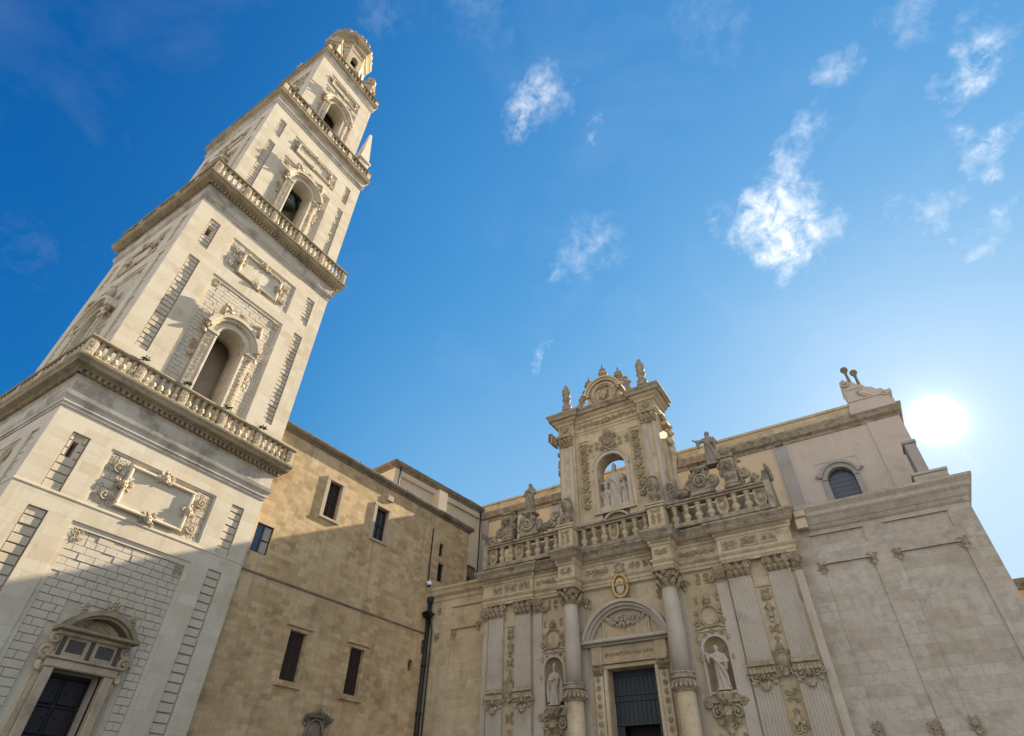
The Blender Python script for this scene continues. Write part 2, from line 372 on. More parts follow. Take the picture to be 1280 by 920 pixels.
    # ---- carved ornament
    def curl(s, u, v, n, r, start=0.0, turns=1.4, d=1, w=None, bulge=.6):
        w = w or r * .26; k = 18; pts = []; rad = []
        for i in range(k + 1):
            t = i / k; a = start + d * turns * 2 * pi * t; rr = r * (1 - .84 * t)
            pts.append((u + rr * cos(a), v + rr * sin(a), n + w * bulge * (1 + t))); rad.append(w * (1 - .35 * t))
        s.tube(pts, rad, 6, False); s.blob(u, v, n + w * 1.3, r * .22, r * .22, r * .22, 7, 5)
    def leaf(s, u, v, n, ang, L, W, lift=.12, seg=7, curlb=.5):
        P = []
        du, dv = cos(ang), sin(ang)
        for i in range(seg + 1):
            t = i / seg; w = W * (sin(pi * (.12 + .86 * t)) ** .8) * (1 + .3 * (i % 2)); h = n + lift * sin(pi * .62 * t) + .02
            back = curlb * max(0, t - .72) * L
            cu, cv = u + du * (L * t - back), v + dv * (L * t - back)
            P += [(cu - dv * w, cv + du * w, h - .25 * lift), (cu, cv, h + .3 * lift), (cu + dv * w, cv - du * w, h - .25 * lift)]
        F = [(3 * i + k, 3 * i + k + 1, 3 * i + k + 4, 3 * i + k + 3) for i in range(seg) for k in (0, 1)]
        s.add(P, F)
    def flower(s, u, v, n, r, k=6, h=.5):
        for i in range(k):
            a = 2 * pi * i / k + .3; s.blob(u + .58 * r * cos(a), v + .58 * r * sin(a), n + h * r * .25, r * .4, r * .4, r * h * .7, 6, 4)
        s.blob(u, v, n + h * r * .5, r * .3, r * .3, r * h * .7, 6, 5)
    def scroll_fill(s, u0, u1, v0, v1, n, k=None, mirror=False, size=None):
        """foliate relief: curls, leaves and berries spread over a rectangle"""
        if mirror:
            c = (u0 + u1) / 2; st = s.r.getstate(); s.scroll_fill(u0, c, v0, v1, n, k, False, size)
            T0 = s.T; s.T = lambda u, v, n, c=c, T0=T0: T0(2 * c - u, v, n); s.r.setstate(st); s.scroll_fill(u0, c, v0, v1, n, k, False, size); s.T = T0; return
        W, H = u1 - u0, v1 - v0; z = size or min(W, H) * .36
        nx, ny = max(1, round(W / (1.9 * z))), max(1, round(H / (1.9 * z))); cw, chh = W / nx, H / ny
        for i in range(nx):
            for j in range(ny):
                a, b = u0 + (i + .5) * cw, v0 + (j + .5) * chh; q = min(cw, chh) * .45
                s.curl(a, b, n, q, s.r.uniform(0, 2 * pi), s.r.uniform(1.1, 1.6), s.r.choice((-1, 1)), q * .2)
                for _ in range(3):
                    t = s.r.uniform(0, 2 * pi); s.leaf(a + q * .7 * cos(t), b + q * .7 * sin(t), n, t + s.r.uniform(-.6, .6), q * .7, q * .2, q * .3)
                for _ in range(2):
                    t = s.r.uniform(0, 2 * pi); s.blob(a + q * .95 * cos(t), b + q * .95 * sin(t), n + q * .1, q * .16, q * .16, q * .2, 6, 4)
    def mask(s, u, v, n, r):
        s.blob(u, v, n + r * .35, r * .5, r * .68, r * .55, 10, 8); s.blob(u, v - r * .05, n + r * .95, r * .13, r * .25, r * .16, 6, 5)
        for d in (-1, 1):
            s.blob(u + d * r * .26, v + r * .14, n + r * .82, r * .12, r * .07, r * .08, 6, 4)
            s.blob(u + d * r * .26, v + r * .27, n + r * .85, r * .2, r * .06, r * .1, 6, 4); s.blob(u + d * r * .3, v - r * .2, n + r * .72, r * .18, r * .18, r * .14, 6, 4)
            s.curl(u + d * r * .85, v + r * .35, n, r * .42, pi / 2, 1.3, -d, r * .15); s.curl(u + d * r * .75, v - r * .5, n, r * .36, -pi / 2, 1.3, d, r * .13)
        s.blob(u, v - r * .42, n + r * .8, r * .24, r * .07, r * .1, 6, 4)
        for k in range(8):
            a = radians(-30 + 34 * k) + s.r.uniform(-.25, .25); s.leaf(u + .55 * r * cos(a), v + .65 * r * sin(a), n + r * .12, a + s.r.uniform(-.5, .5), r * s.r.uniform(.45, .85), r * s.r.uniform(.16, .26), r * .3)
    def cartouche(s, u, v, n, a, b):
        k = 26; s.tube([(u + a * cos(2 * pi * i / k), v + b * sin(2 * pi * i / k), n + a * .12) for i in range(k + 1)], a * .13, 6)
        s.blob(u, v, n, a * .9, b * .9, a * .22, 14, 8)
        for d in (-1, 1):
            s.curl(u + d * a * 1.05, v + b * .85, n, a * .42, pi / 2, 1.4, -d); s.curl(u + d * a * 1.05, v - b * .85, n, a * .42, -pi / 2, 1.4, d)
            s.leaf(u + d * a * .5, v - b, n, -pi / 2 + d * .5, b * .6, a * .2, a * .3); s.leaf(u + d * a * .4, v + b, n, pi / 2 - d * .6, b * .55, a * .2, a * .3)
        s.leaf(u, v + b, n, pi / 2, b * .7, a * .28, a * .35); s.leaf(u, v - b, n, -pi / 2, b * .7, a * .26, a * .35)
    def capital(s, uc, v0, w, h, n0, proj):
        """flat pilaster capital: two rows of acanthus, corner volutes, abacus"""
        hw = w / 2; s.box(uc - hw, uc + hw, v0, v0 + h * .88, n0, n0 + proj * .45); s.box(uc - hw * 1.04, uc + hw * 1.04, v0 - .06, v0 + .02, n0, n0 + proj * .6)
        for row, (k, zz, L, f) in enumerate(((4, 0, .5, .96), (3, .25, .55, .8))):
            for i in range(k):
                u = uc + (i - (k - 1) / 2) * w / k; s.leaf(u, v0 + zz * h, n0 + proj * .42, pi / 2, L * h, w / k * .5, proj * .8, 7, .6)
        for d in (-1, 1):
            s.curl(uc + d * hw * .95, v0 + h * .72, n0 + proj * .6, h * .24, pi / 2, 1.6, d, h * .075)
            s.tube([(uc + d * .1 * w, v0 + h * .5, n0 + proj * .6), (uc + d * .3 * w, v0 + h * .8, n0 + proj * .8), (uc + d * hw * .95, v0 + h * .95, n0 + proj * .85)], h * .06)
        s.mask(uc, v0 + h * .8, n0 + proj * .5, h * .2)
        s.box(uc - hw * 1.16, uc + hw * 1.16, v0 + h * .88, v0 + h, n0, n0 + proj * 1.1, .02)
    def bracket(s, uc, vt, w, h, n0):
        """carved band with hanging leaf fringe"""
        s.box(uc - w / 2, uc + w / 2, vt - h * .16, vt, n0, n0 + .16, .02)
        k = max(3, round(w / .2))
        for i in range(k): u = uc + (i - (k - 1) / 2) * w / k; s.leaf(u, vt - h * .18, n0 + .06, -pi / 2, h * .3, w / k * .5, .12)
        s.mask(uc, vt - h * .5, n0 + .06, h * .17)
        for d in (-1, 1):
            s.curl(uc + d * w * .3, vt - h * .5, n0 + .03, h * .17, 0, 1.4, d); s.curl(uc + d * w * .47, vt - h * .42, n0 + .03, h * .14, 0, 1.4, -d)
            s.leaf(uc + d * w * .15, vt - h * .62, n0 + .03, -pi / 2 - d * .4, h * .3, w * .1, .12)
            s.leaf(uc + d * w * .35, vt - h * .58, n0 + .03, -pi / 2 + d * .3, h * .22, w * .08, .1)
        s.leaf(uc, vt - h * .68, n0 + .03, -pi / 2, h * .32, w * .13, .14)
    def strip(s, u0, u1, v0, v1, n, proj, nf):
        """fluted pilaster shaft"""
        P = [(u0, n), (u0, n + proj)]; w = u1 - u0; fw = w / (nf + .4)
        for i in range(nf):
            a = u0 + fw * (.2 + i + .18); P += [(a, n + proj), (a + fw * .12, n + proj - fw * .2), (a + fw * .32, n + proj - fw * .3), (a + fw * .52, n + proj - fw * .2), (a + fw * .64, n + proj)]
        P += [(u1, n + proj), (u1, n)]
        k = len(P); s.add([(a, v0, b) for a, b in P] + [(a, v1, b) for a, b in P], [(i, i + 1, k + i + 1, k + i) for i in range(k - 1)])

def build(m, name, mat, parent=None, origin=None, label=None, mats=None):
    cuts = [(0, 0)] + [c for c in m.cuts if c[1] < len(m.f)] + [(len(m.v), len(m.f))]
    if len(cuts) > 2:
        first = None
        for (a, fa), (b, fb) in zip(cuts, cuts[1:]):
            q = M(); q.v = m.v[a:b]; q.f = [tuple(i - a for i in f) for f in m.f[fa:fb]]; q.sm = m.sm[fa:fb]
            o = build(q, name, mat, parent, origin, label); first = first or o
        return first
    o0 = Vector(origin) if origin is not None else (Vector(root_of(parent).location) if parent else Vector((0, 0, 0)))
    me = bpy.data.meshes.new(name); me.from_pydata([Vector(p) - o0 for p in m.v], [], m.f); me.update()
    me.polygons.foreach_set('use_smooth', m.sm)
    me.materials.append(MT[mat] if isinstance(mat, str) else mat)
    o = bpy.data.objects.new(name, me); C.objects.link(o)
    if parent: o.parent = parent
    else: o.location = o0
    if label: o['label'] = label
    return o
def root_of(o):
    while o.parent: o = o.parent
    return o
def thing(name, label, cat, loc, group=None):
    o = bpy.data.objects.new(name, None); C.objects.link(o); o.location = loc; o.empty_display_size = .5
    tag(o, label, cat, group); return o
def tag(o, label, cat, group=None, kind=None):
    if label: o['label'] = label
    if cat: o['category'] = cat
    if group: o['group'] = group
    if kind: o['kind'] = kind
    return o
def copy_part(src, parent, pos):
    o = src.copy(); C.objects.link(o); o.parent = parent; o.location = Vector(pos) - root_of(parent).location; return o
BAL = [(.13, 0), (.13, .07), (.085, .1), (.085, .14), (.13, .22), (.15, .32), (.12, .44), (.075, .54), (.065, .6), (.1, .63), (.1, .67), (.065, .7), (.075, .76), (.115, .84), (.09, .92), (.13, .95), (.13, 1.0)]
def urn_prof(h, r):
    return [(r * x, h * y) for x, y in ((.8, 0), (.8, .06), (.35, .1), (.3, .2), (.75, .32), (1, .45), (.95, .55), (.6, .62), (.68, .66), (.8, .72), (.6, .8), (.3, .88), (.12, .95), (.02, 1))]
def pin_prof(h, r):
    return [(r * x, h * y) for x, y in ((1, 0), (1, .1), (.7, .13), (.95, .2), (.62, .26), (.55, .34), (.82, .44), (.66, .52), (.58, .56), (.8, .6), (.5, .64), (.6, .72), (.66, .8), (.45, .9), (.2, .97), (.02, 1))]

# ------------------------------------------------------------------ ground
m = M(); m.quad((-3000, 0, -3000), (3000, 0, -3000), (3000, 0, 3000), (-3000, 0, 3000))
tag(build(m, 'ground', 'paving'), 'pale stone paving of the piazza in front of the church', 'ground', None, 'structure')

# ------------------------------------------------------------------ bell tower
CX = -35.9
TW = thing('bell_tower', 'tall tapering pale stone bell tower of stacked storeys with balustrades', 'tower', (CX, 12.5, 0))
def face(w, cy, side):
    if side == 'front': return lambda u, v, n: (CX + w + n, cy + u, v)
    if side == 'left': return lambda u, v, n: (CX + u, cy - w - n, v)
    if side == 'back': return lambda u, v, n: (CX - w - n, cy - u, v)
    return lambda u, v, n: (CX - u, cy + w + n, v)
def ring(w, cy): return [(CX - w, cy - w), (CX - w, cy + w), (CX + w, cy + w), (CX + w, cy - w)]     # clockwise: left normal points out

TI = [  # half width, centre y, floor, wall top, narrow strips u0,u1, upper z, lower z, plaque half,z0,z1, inner half,z0,z1, recess half, z0, z1
 dict(w=5.90, cy=12.50, z0=0.0, z1=17.25, ns=(4.05, 4.87), up=(13.35, 16.22), lo=(.8, 12.43), pl=(3.0, 13.45, 16.23), pi=(1.8, 13.62, 15.9), br=(3.0, .0, 12.42)),
 dict(w=5.73, cy=12.62, z0=19.7, z1=35.2, ns=(3.95, 4.68), up=(31.3, 34.02), lo=(22.2, 30.15), pl=(2.82, 31.1, 33.95), pi=(1.68, 31.38, 33.5), br=(2.88, 20.2, 30.05)),
 dict(w=5.25, cy=12.94, z0=36.9, z1=51.7, ns=(3.66, 4.28), up=(47.7, 50.2), lo=(40.2, 46.6), pl=(2.55, 47.75, 50.0), pi=(1.95, 48.1, 49.7), br=(2.6, 38.4, 46.6)),
 dict(w=3.75, cy=13.38, z0=53.3, z1=68.3, ns=None, up=(65, 67), lo=(56, 64), pl=(2.2, 64.6, 66.9), pi=(1.8, 65.0, 66.4), br=(2.2, 55.2, 64.2)),
]
ARCH = {1: (.95, 25.85, 20.2), 2: (.93, 44.25, 38.4), 3: (.95, 61.4, 55.2)}
for t, d in enumerate(TI):
    w, cy = d['w'], d['cy']; walls = None
    wall = M(); bri = M(seed=10 + t)
    for side in ('front', 'left', 'back', 'right'):
        T = face(w, cy, side); wall.T = T; bri.T = T; R = []
        orn = side in ('front', 'left')
        if orn:
            bh, b0, b1 = d['br']; R.append((-bh, bh, b0, b1, -.06)); R.append((-bh + .22, bh - .22, b0, b1 - .25, -.18))
            ph, p0, p1 = d['pl']; R.append((-ph, ph, p0, p1, -.05)); R.append((-ph + .13, ph - .13, p0, p1 - .14, -.12))
            for s in (-1, 1) if d['ns'] else ():
                a, b = sorted((s * d['ns'][0], s * d['ns'][1]))
                for q in (d['up'], d['lo']): R.append((a, b, q[0], q[1], -.2))
            if t == 0 and side == 'front': R.append((-.93, 1.17, 0, 6.7, None))
            if t == 0: R.append((-4.6, -4.36, 15.02, 15.86, -1.2))
            if t == 1: R.append((-4.5, -4.2, 32.55, 33.25, -1.2))
        if t in ARCH and side in ('front', 'left', 'back', 'right'):
            hw, sp, v0 = ARCH[t]; nn = -.18 if orn else 0; R.append((-hw, hw, v0, sp + hw, None)); wall.arch(0, hw, sp, v0, nn, nn - 1.1)
        wall.relief(-w, w, d['z0'], d['z1'], R)
        if not orn: continue
        holes = [(-1.95, 2.15, 0, 8.2), (-1.6, 1.8, 8.2, 9.2)] if t == 0 and side == 'front' else []
        if t in ARCH: hw, sp, v0 = ARCH[t]; holes = [(-hw - .75, hw + .75, v0, sp), (-hw - .7, hw + .7, sp, sp + .9), (-hw - .3, hw + .3, sp, sp + 1.5)]
        bri.cut(); bri.bricks(-bh + .22, bh - .22, max(b0, .1), b1 - .27, -.18, (.085, .07, .07, .1)[t], (.32, .29, .28, .4)[t], (.62, .56, .54, .8)[t], (.024, .018, .018, .03)[t], .008, holes)
        for s in (-1, 1) if d['ns'] else ():
            a, b = sorted((s * d['ns'][0], s * d['ns'][1]))
            for q in (d['up'], d['lo']):
                hh = [(-4.68, -4.28, 14.98, 15.9)] if t == 0 and q is d['up'] else [(-4.55, -4.15, 32.5, 33.3)] if t == 1 and q is d['up'] else []
                bri.cut(); bri.bricks(a + .02, b - .02, q[0], q[1], -.2, .13, (.42, .34, .32, .34)[t], 1.2, .06, .015, hh)
        bri.cut(); bri.bricks(-ph + .14, -d['pi'][0] - .1, p0, p1 - .15, -.12, .06, .42, .7, .03, .012); bri.cut(); bri.bricks(d['pi'][0] + .1, ph - .14, p0, p1 - .15, -.12, .06, .42, .7, .03, .012)
    wall.T = WT
    wo = build(wall, 'storey_wall', 'tower', TW)
    build(bri, 'rusticated_panel', 'tower_block', wo)
    # inner shaft so that openings look into a dark stair well
    inn = M(); q = w - 1.45
    for side in ('front', 'left', 'back', 'right'):
        inn.T = face(q, cy, side); R = []
        if t in ARCH: hw, sp, v0 = ARCH[t]; R = [(-hw, hw, v0, sp + hw, None)]; inn.arch(0, hw, sp, v0, 0, .1)
        inn.relief(-q, q, d['z0'], d['z1'], R)
    inn.T = WT
    for z in (d['z0'] + .3, d['z1'] - .6): inn.quad((CX - w, z, cy - w), (CX + w, z, cy - w), (CX + w, z, cy + w), (CX - w, z, cy + w))
    inn.quad((CX + w - 2.9, d['z0'], cy - w), (CX + w - 2.9, d['z0'], cy + w), (CX + w - 2.9, d['z1'], cy + w), (CX + w - 2.9, d['z1'], cy - w)); inn.quad((CX - w, d['z0'], cy - w + 4.2), (CX + w - 2.9, d['z0'], cy - w + 4.2), (CX + w - 2.9, d['z1'], cy - w + 4.2), (CX - w, d['z1'], cy - w + 4.2))
    build(inn, 'inner_wall', 'tower_block', wo)
    for side in ('front', 'left'):
        T = face(w, cy, side); ph, p0, p1 = d['pl']; ih, i0, i1 = d['pi']
        # framed plaque
        f = M(T, seed=t * 7 + 3)
        fw = .17
        for (a, b, c, e) in ((-ih, ih, i1 - fw, i1), (-ih, ih, i0, i0 + fw), (-ih, -ih + fw, i0 + fw, i1 - fw), (ih - fw, ih, i0 + fw, i1 - fw)):
            f.box(a, b, c, e, -.12, .11, .05)
        f.box(-ih + fw, ih - fw, i0 + fw, i1 - fw, -.12, -.05)
        fo = build(f, 'plaque', 'tower', wo)
        cv = M(lambda u, v, n, T=T: T(u, v, n * .55 - .04), seed=t + 21); zc = (i0 + i1) / 2; sz = .36 if t < 2 else .3
        for (a, b) in ((-ih, zc), (ih, zc), (0, i1), (0, i0)):
            cv.cut(); cv.mask(a, b, .08, sz); cv.blob(a, b, .12, sz * .7, sz * .7, sz * .8, 8, 6)
        for s in (-1, 1):
            cv.cut()
            ws = ph - ih - .18
            if ws > .3:
                for (z_a, z_b) in ((zc + .25, i1 + .1), (i0 - .1, zc - .25)): cv.cut(); a, b = sorted((s * (ih + .04), s * (ih + ws))); cv.scroll_fill(a, b, z_a, z_b, -.08, size=.15 if t < 2 else .12); cv.curl(s * (ih + ws * .5), (z_a + z_b) / 2, -.0, .26, cv.r.uniform(0, 6), 1.5, s, .07)
        cv.cut()
        if t >= 1:
            cv.tube([(-ih, i1 - .1, .08), (-ih * .5, i1 - .16, .1), (0, i1 - .1, .1)], .05)
            for k in range(12): cv.leaf(-ih + (k + .5) * ih / 6, i1 - .1, .1, cv.r.uniform(0, 6.28), .26, .08, .12)
        build(cv, 'carving', 'tower_carved', fo)
        # corner rosettes of the rusticated field
        cc = M(T, seed=t + 50); bh, b0, b1 = d['br']
        for s in (-1, 1):
            cc.cut(); cc.scroll_fill(s * (bh - .47) - .27, s * (bh - .47) + .27, b1 - .8, b1 - .27, -.08, size=.13)
        build(cc, 'corner_carving', 'tower_carved', wo)
        if t in ARCH:
            hw, sp, v0 = ARCH[t]
            a = M(T, seed=t + 80)
            for s in (-1, 1):
                x0, x1 = sorted((s * (hw + .02), s * (hw + .16))); a.box(x0, x1, v0, sp, -.34, .2, .02)
                x0, x1 = sorted((s * (hw + .16), s * (hw + .72))); a.box(x0, x1, v0, sp - .15, -.34, .16, .02)
                x0, x1 = sorted((s * (hw - .0), s * (hw + .8))); a.box(x0, x1, sp - .15, sp + .06, -.34, .28, .03)
            a.arch_ring(0, sp, hw + .02, hw + .17, -.34, .2); a.arch_ring(0, sp, hw + .17, hw + .5, -.34, .1); a.arch_ring(0, sp, hw + .5, hw + .66, -.34, .2)
            ao = build(a, 'arch_surround', 'tower', wo)
            o = M(T, seed=t + 90)
            for s in (-1, 1):
                o.cut(); o.scroll_fill(s * (hw + .44) - .2, s * (hw + .44) + .2, v0 + .3, sp - .3, .15, size=.15)
                for k, zz in enumerate((sp - 1.2, sp - 1.6)): o.cut() if k == 0 else None; o.curl(s * (hw + 1.0), zz, -.2, .26, 0, 1.4, s * (-1) ** k, .09)
                o.leaf(s * (hw + .95), sp - 1.9, -.2, -pi / 2, .5, .14, .2)
                o.cut(); o.flower(s * (hw + 1.05), v0 + 1.1, -.2, .26); o.flower(s * (hw + 1.1), v0 + .6, -.2, .2)
            build(o, 'carving', 'tower_carved', ao)
            h = M(T, seed=t + 100)
            A0, A1 = radians(14), radians(166)
            h.arch_ring(0, sp - .1, hw + .85, hw + 1.12, -.2, .46, A0, A1, 26); h.arch_ring(0, sp - .1, hw + .66, hw + .86, -.2, .3, A0, A1, 26)
            build(h, 'arch_hood', 'tower', wo)
            k = M(lambda u, v, n, T=T: T(u, v, n * .7 + .06), seed=t + 110)
            for s in (-1, 1):
                x, z = s * (hw + .98) * cos(A0), sp - .1 + (hw + .98) * sin(A0)
                k.cut(); k.mask(x, z - .15, .15, .28); k.leaf(x, z - .3, .05, -pi / 2, .6, .16, .25)
                k.curl(s * .62, sp + hw + 1.0, .35, .32, pi / 2, 1.5, -s, .11); k.leaf(s * .8, sp + hw + 1.05, .35, pi / 2 - s * 1.2, .6, .16, .3)
            k.cut(); k.cartouche(0, sp + hw + .95, .3, .26, .34); k.mask(0, sp + hw + 1.3, .3, .2)
            if t == 1 or t == 2:
                k.cut(); k.blob(-1.35, sp + hw + .75, .45, .26, .42, .34); k.blob(-1.35, sp + hw + 1.25, .5, .16, .19, .17); k.tube([(-1.35, sp + hw + .9, .6), (-1.0, sp + hw + .8, .75), (-.75, sp + hw + 1.0, .6)], .08)
                k.cut(); k.blob(1.35, sp + hw + .75, .45, .26, .42, .34); k.blob(1.35, sp + hw + 1.25, .5, .16, .19, .17)
            build(k, 'crest', 'tower_carved', wo)
        if t == 0:
            # string course
            pass
# string course line and plinth on the lowest storey, front and side
m = M(); m.sweep(ring(5.9, 12.5), [(0, 13.2), (.03, 13.22), (.03, 13.3), (0, 13.32)], True); build(m, 'string_course', 'tower', TW)
m = M(); m.sweep(ring(5.9, 12.5), [(0, 0), (.3, 0), (.3, .9), (.2, 1.05), (0, 1.1)], True); build(m, 'plinth', 'tower', TW)

# tower door
T = face(5.9, 12.5, 'front'); X = .12
m = M(T, 5)
for s in (-1, 1):
    a, b = sorted((X + s * 1.05, X + s * 1.45)); m.box(a, b, 0, 6.7, -.34, .16, .04); a, b = sorted((X + s * 1.45, X + s * 1.62)); m.box(a, b, 0, 6.5, -.34, .06, .03)
m.box(X - 1.5, X + 1.5, 6.7, 7.02, -.34, .2, .04); m.box(X - 1.62, X + 1.62, 7.02, 7.12, -.34, .3, .03)
m.box(X - 1.3, X + 1.3, 7.12, 7.98, -.34, .12); m.box(X - 1.55, X + 1.55, 7.9, 8.06, -.34, .3, .03)
dro = build(m, 'door_surround', 'tower_carved', TW)
m = M(T); 
for (a, b) in ((-1.05, X - 1.05), (X + 1.05, 1.17)): pass
for s in (-1, 1): m.quad((X + s * 1.05, 0, -.18), (X + s * 1.05, 6.7, -.18), (X + s * 1.05, 6.7, -1.1), (X + s * 1.05, 0, -1.1))
m.quad((X - 1.05, 6.7, -.18), (X + 1.05, 6.7, -.18), (X + 1.05, 6.7, -1.1), (X - 1.05, 6.7, -1.1)); build(m, 'reveal', 'tower_block', dro)
m = M(T, 6)
for c in (-.62, .62): m.cut(); m.box(X + c - .36, X + c + .36, 7.3, 7.8, .1, .125, .01)
for c in (-1.18, 0, 1.18): m.cut(); m.box(X + c - .1, X + c + .1, 7.15, 7.88, .1, .135, .01)
build(m, 'inset_panel', 'greyplaque', dro)
m = M(T, 7); R_ = 1.92; zc = 8.02 + 1.08 - R_
a0 = math.asin((8.12 - zc) / (R_ - .1))
m.box(X - 1.72, X + 1.72, 8.06, 8.22, -.34, .62, .04); m.arch_ring(X, zc, R_ - .2, R_, -.34, .6, a0, pi - a0, 18); m.arch_ring(X, zc, R_ - .32, R_ - .2, -.34, .42, a0, pi - a0, 18)
build(m, 'door_hood', 'tower_dark', dro)
m = M(T); 
for k in range(9): a = radians(30 + 15 * k); m.leaf(X, 8.15, -.25, a, .75, .12, .14)
m.cartouche(X, 8.55, -.2, .22, .22); build(m, 'tympanum_carving', 'tower_carved', dro)
m = M(T, 8)
for (u, v, r) in ((X - 1.05, 9.12, .2), (X + .1, 9.42, .27), (X + 1.15, 9.1, .2)): m.cut(); m.flower(u, v, .25, r); m.curl(u, v - r, .2, r * .8, 0, 1.3, 1, r * .25); m.curl(u + r * .4, v - r, .2, r * .7, 0, 1.3, -1, r * .25)
for s in (-1, 1):
    m.cut(); m.curl(X + s * 1.62, 7.25, .0, .3, 0, 1.5, s, .1); m.curl(X + s * 1.5, 7.75, 0, .24, 0, 1.5, -s, .09); m.leaf(X + s * 1.65, 6.9, 0, -pi / 2, .5, .15, .2)
build(m, 'door_carving', 'tower_carved', dro)
m = M(T); m.box(X - 1.06, X + 1.06, 0, 6.72, -1.2, -.95)
for i in range(2):
    for j in range(6): a = X - .98 + i * 1.0; m.box(a, a + .92, .15 + j * 1.08, 1.15 + j * 1.08, -.95, -.9, .06)
for i in range(4):
    for j in range(7): m.blob(X - .75 + i * .5, .6 + j * .9, -.89, .05, .05, .04, 6, 4)
dl = build(m, 'door', 'wood', TW)

# cornices and balustrades
COR = [(5.9, 12.5, [(0, 17.2), (.05, 17.2), (.05, 17.38), (.1, 17.38), (.1, 17.58), (.2, 17.75), (.24, 17.95), (.08, 18.0), (.08, 18.75), (.18, 18.85), (.2, 19.12), (.36, 19.16), (.38, 19.22), (.66, 19.3), (.7, 19.48), (.78, 19.6), (.8, 19.72), (-.6, 19.75)], 19.72, 1.25, .66, 11, (19.12, .36, .16)),
       (5.73, 12.62, [(0, 35.15), (.05, 35.15), (.05, 35.35), (.12, 35.4), (.2, 35.6), (.22, 35.72), (.08, 35.76), (.08, 36.35), (.2, 36.45), (.22, 36.65), (.4, 36.7), (.64, 36.82), (.68, 37.02), (.77, 37.15), (.77, 37.25), (-.6, 37.3)], 37.25, 1.55, .6, 11, (36.62, .38, .14)),
       (5.25, 12.97, [(0, 51.6), (.06, 51.6), (.08, 51.85), (.16, 51.95), (.18, 52.1), (.07, 52.15), (.07, 52.6), (.2, 52.72), (.3, 52.95), (.44, 53.1), (.46, 53.35), (.5, 53.5), (-.6, 53.55)], 53.5, 1.35, .36, 9, None),
       (3.75, 13.42, [(0, 68.2), (.06, 68.2), (.08, 68.45), (.14, 68.55), (.06, 68.6), (.06, 69.0), (.16, 69.15), (.34, 69.4), (.36, 69.6), (.42, 69.75), (-.6, 69.8)], 69.75, 1.2, .3, 7, None)]
proto = None; stuffb = M(); 
for t, (w, cy, prof, zb, hb, off, npier, den) in enumerate(COR):
    # mouldings under the frieze stay pale, the projecting top is weathered
    cut = next(i for i, p in enumerate(prof) if p[0] >= .15 and i > 5 and prof[i - 1][0] <= .09)
    m = M(); m.sweep(ring(w, cy), prof[:cut + 1], True); build(m, 'moulding', 'tower_frieze', TW)
    m = M(); m.sweep(ring(w, cy), prof[cut:], True)
    if den:
        z, o, sz = den
        for side in ('front', 'left'):
            m.T = face(w, cy, side); k = int(2 * (w + o) / (sz * 1.9))
            for i in range(k): u = -(w + o) + (i + .5) * 2 * (w + o) / k; m.box(u - sz / 2, u + sz / 2, z - .2, z + .06, .15, o - .02)
        m.T = WT
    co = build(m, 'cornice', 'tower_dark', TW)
    q = w + off
    m = M(); m.sweep(ring(q, cy), [(0, zb), (0, zb + .12), (-.3, zb + .12)], True); bo = build(m, 'balustrade', 'balu', TW)
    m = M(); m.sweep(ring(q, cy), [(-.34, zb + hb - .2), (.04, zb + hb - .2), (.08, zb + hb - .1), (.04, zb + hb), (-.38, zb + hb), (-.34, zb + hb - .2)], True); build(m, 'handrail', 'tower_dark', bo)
    npn = (6, 6, 5, 4)[t]
    for side in ('front', 'left', 'right'):
        T = face(q, cy, side); pm = M(T, 3 + t); step = 2 * (q - .22) / (npn - 1); pu = [-(q - .22) + i * step for i in range(npn)]
        for i, u in enumerate(pu):
            if side in ('left', 'right') and i in (0, npn - 1): continue
            pm.cut(); pm.box(u - .22, u + .22, zb + .12, zb + hb - .2, -.34, .0, .02)
            if t < 2 and side == 'front': pm.scroll_fill(u - .17, u + .17, zb + .25, zb + hb - .3, 0, size=.12)
        build(pm, 'pier', 'balu', bo)
        nb = (5, 5, 5, 4)[t]
        for a, b in zip(pu, pu[1:]):
            for j in range(nb):
                u = a + .22 + (b - a - .44) * (j + .5) / nb; P = T(u, zb + .12, -.17); h = hb - .32
                if side in ('front', 'left') and t == 0 or side == 'front' and t == 1:
                    if proto is None:
                        pm2 = M(); pm2.lathe(0, 0, 0, [(r * 1.15, v * .93) for r, v in BAL], 10); proto = build(pm2, 'baluster', 'balu', bo, (0, 0, 0)); proto.location = Vector(P) - TW.location
                        proto.scale = (1, 1, h / .93)
                    else: c = copy_part(proto, bo, P); c.scale = (1, 1, h / .93)
                elif side != 'back':
                    stuffb.lathe(P[0], P[2], P[1], [(r * 1.1, v * h) for r, v in BAL[::2]], 7)
ob = build(stuffb, 'far_baluster', 'balu', TW); ob['kind'] = 'stuff'

# obelisk pinnacles and side scrolls standing on the third terrace
m = M()
for sx, sy in ((1, 1), (1, -1), (-1, 1), (-1, -1)):
    x, y = CX + sx * 4.8, 12.97 + sy * 4.5
    if (sx, sy) == (1, -1): continue
    m.cut(); m.box(x - .6, x + .6, 53.5, 56.0, y - .6, y + .6, .05); m.box(x - .75, x + .75, 56.0, 56.3, y - .75, y + .75, .05)
    P = [(x + a * r, z, y + b * r) for r, z in ((.58, 56.3), (.14, 62.0)) for a, b in ((-1, -1), (1, -1), (1, 1), (-1, 1))]
    m.add(P, [(0, 1, 5, 4), (1, 2, 6, 5), (2, 3, 7, 6), (3, 0, 4, 7), (4, 5, 6, 7)])
build(m, 'obelisk', 'tower', TW)

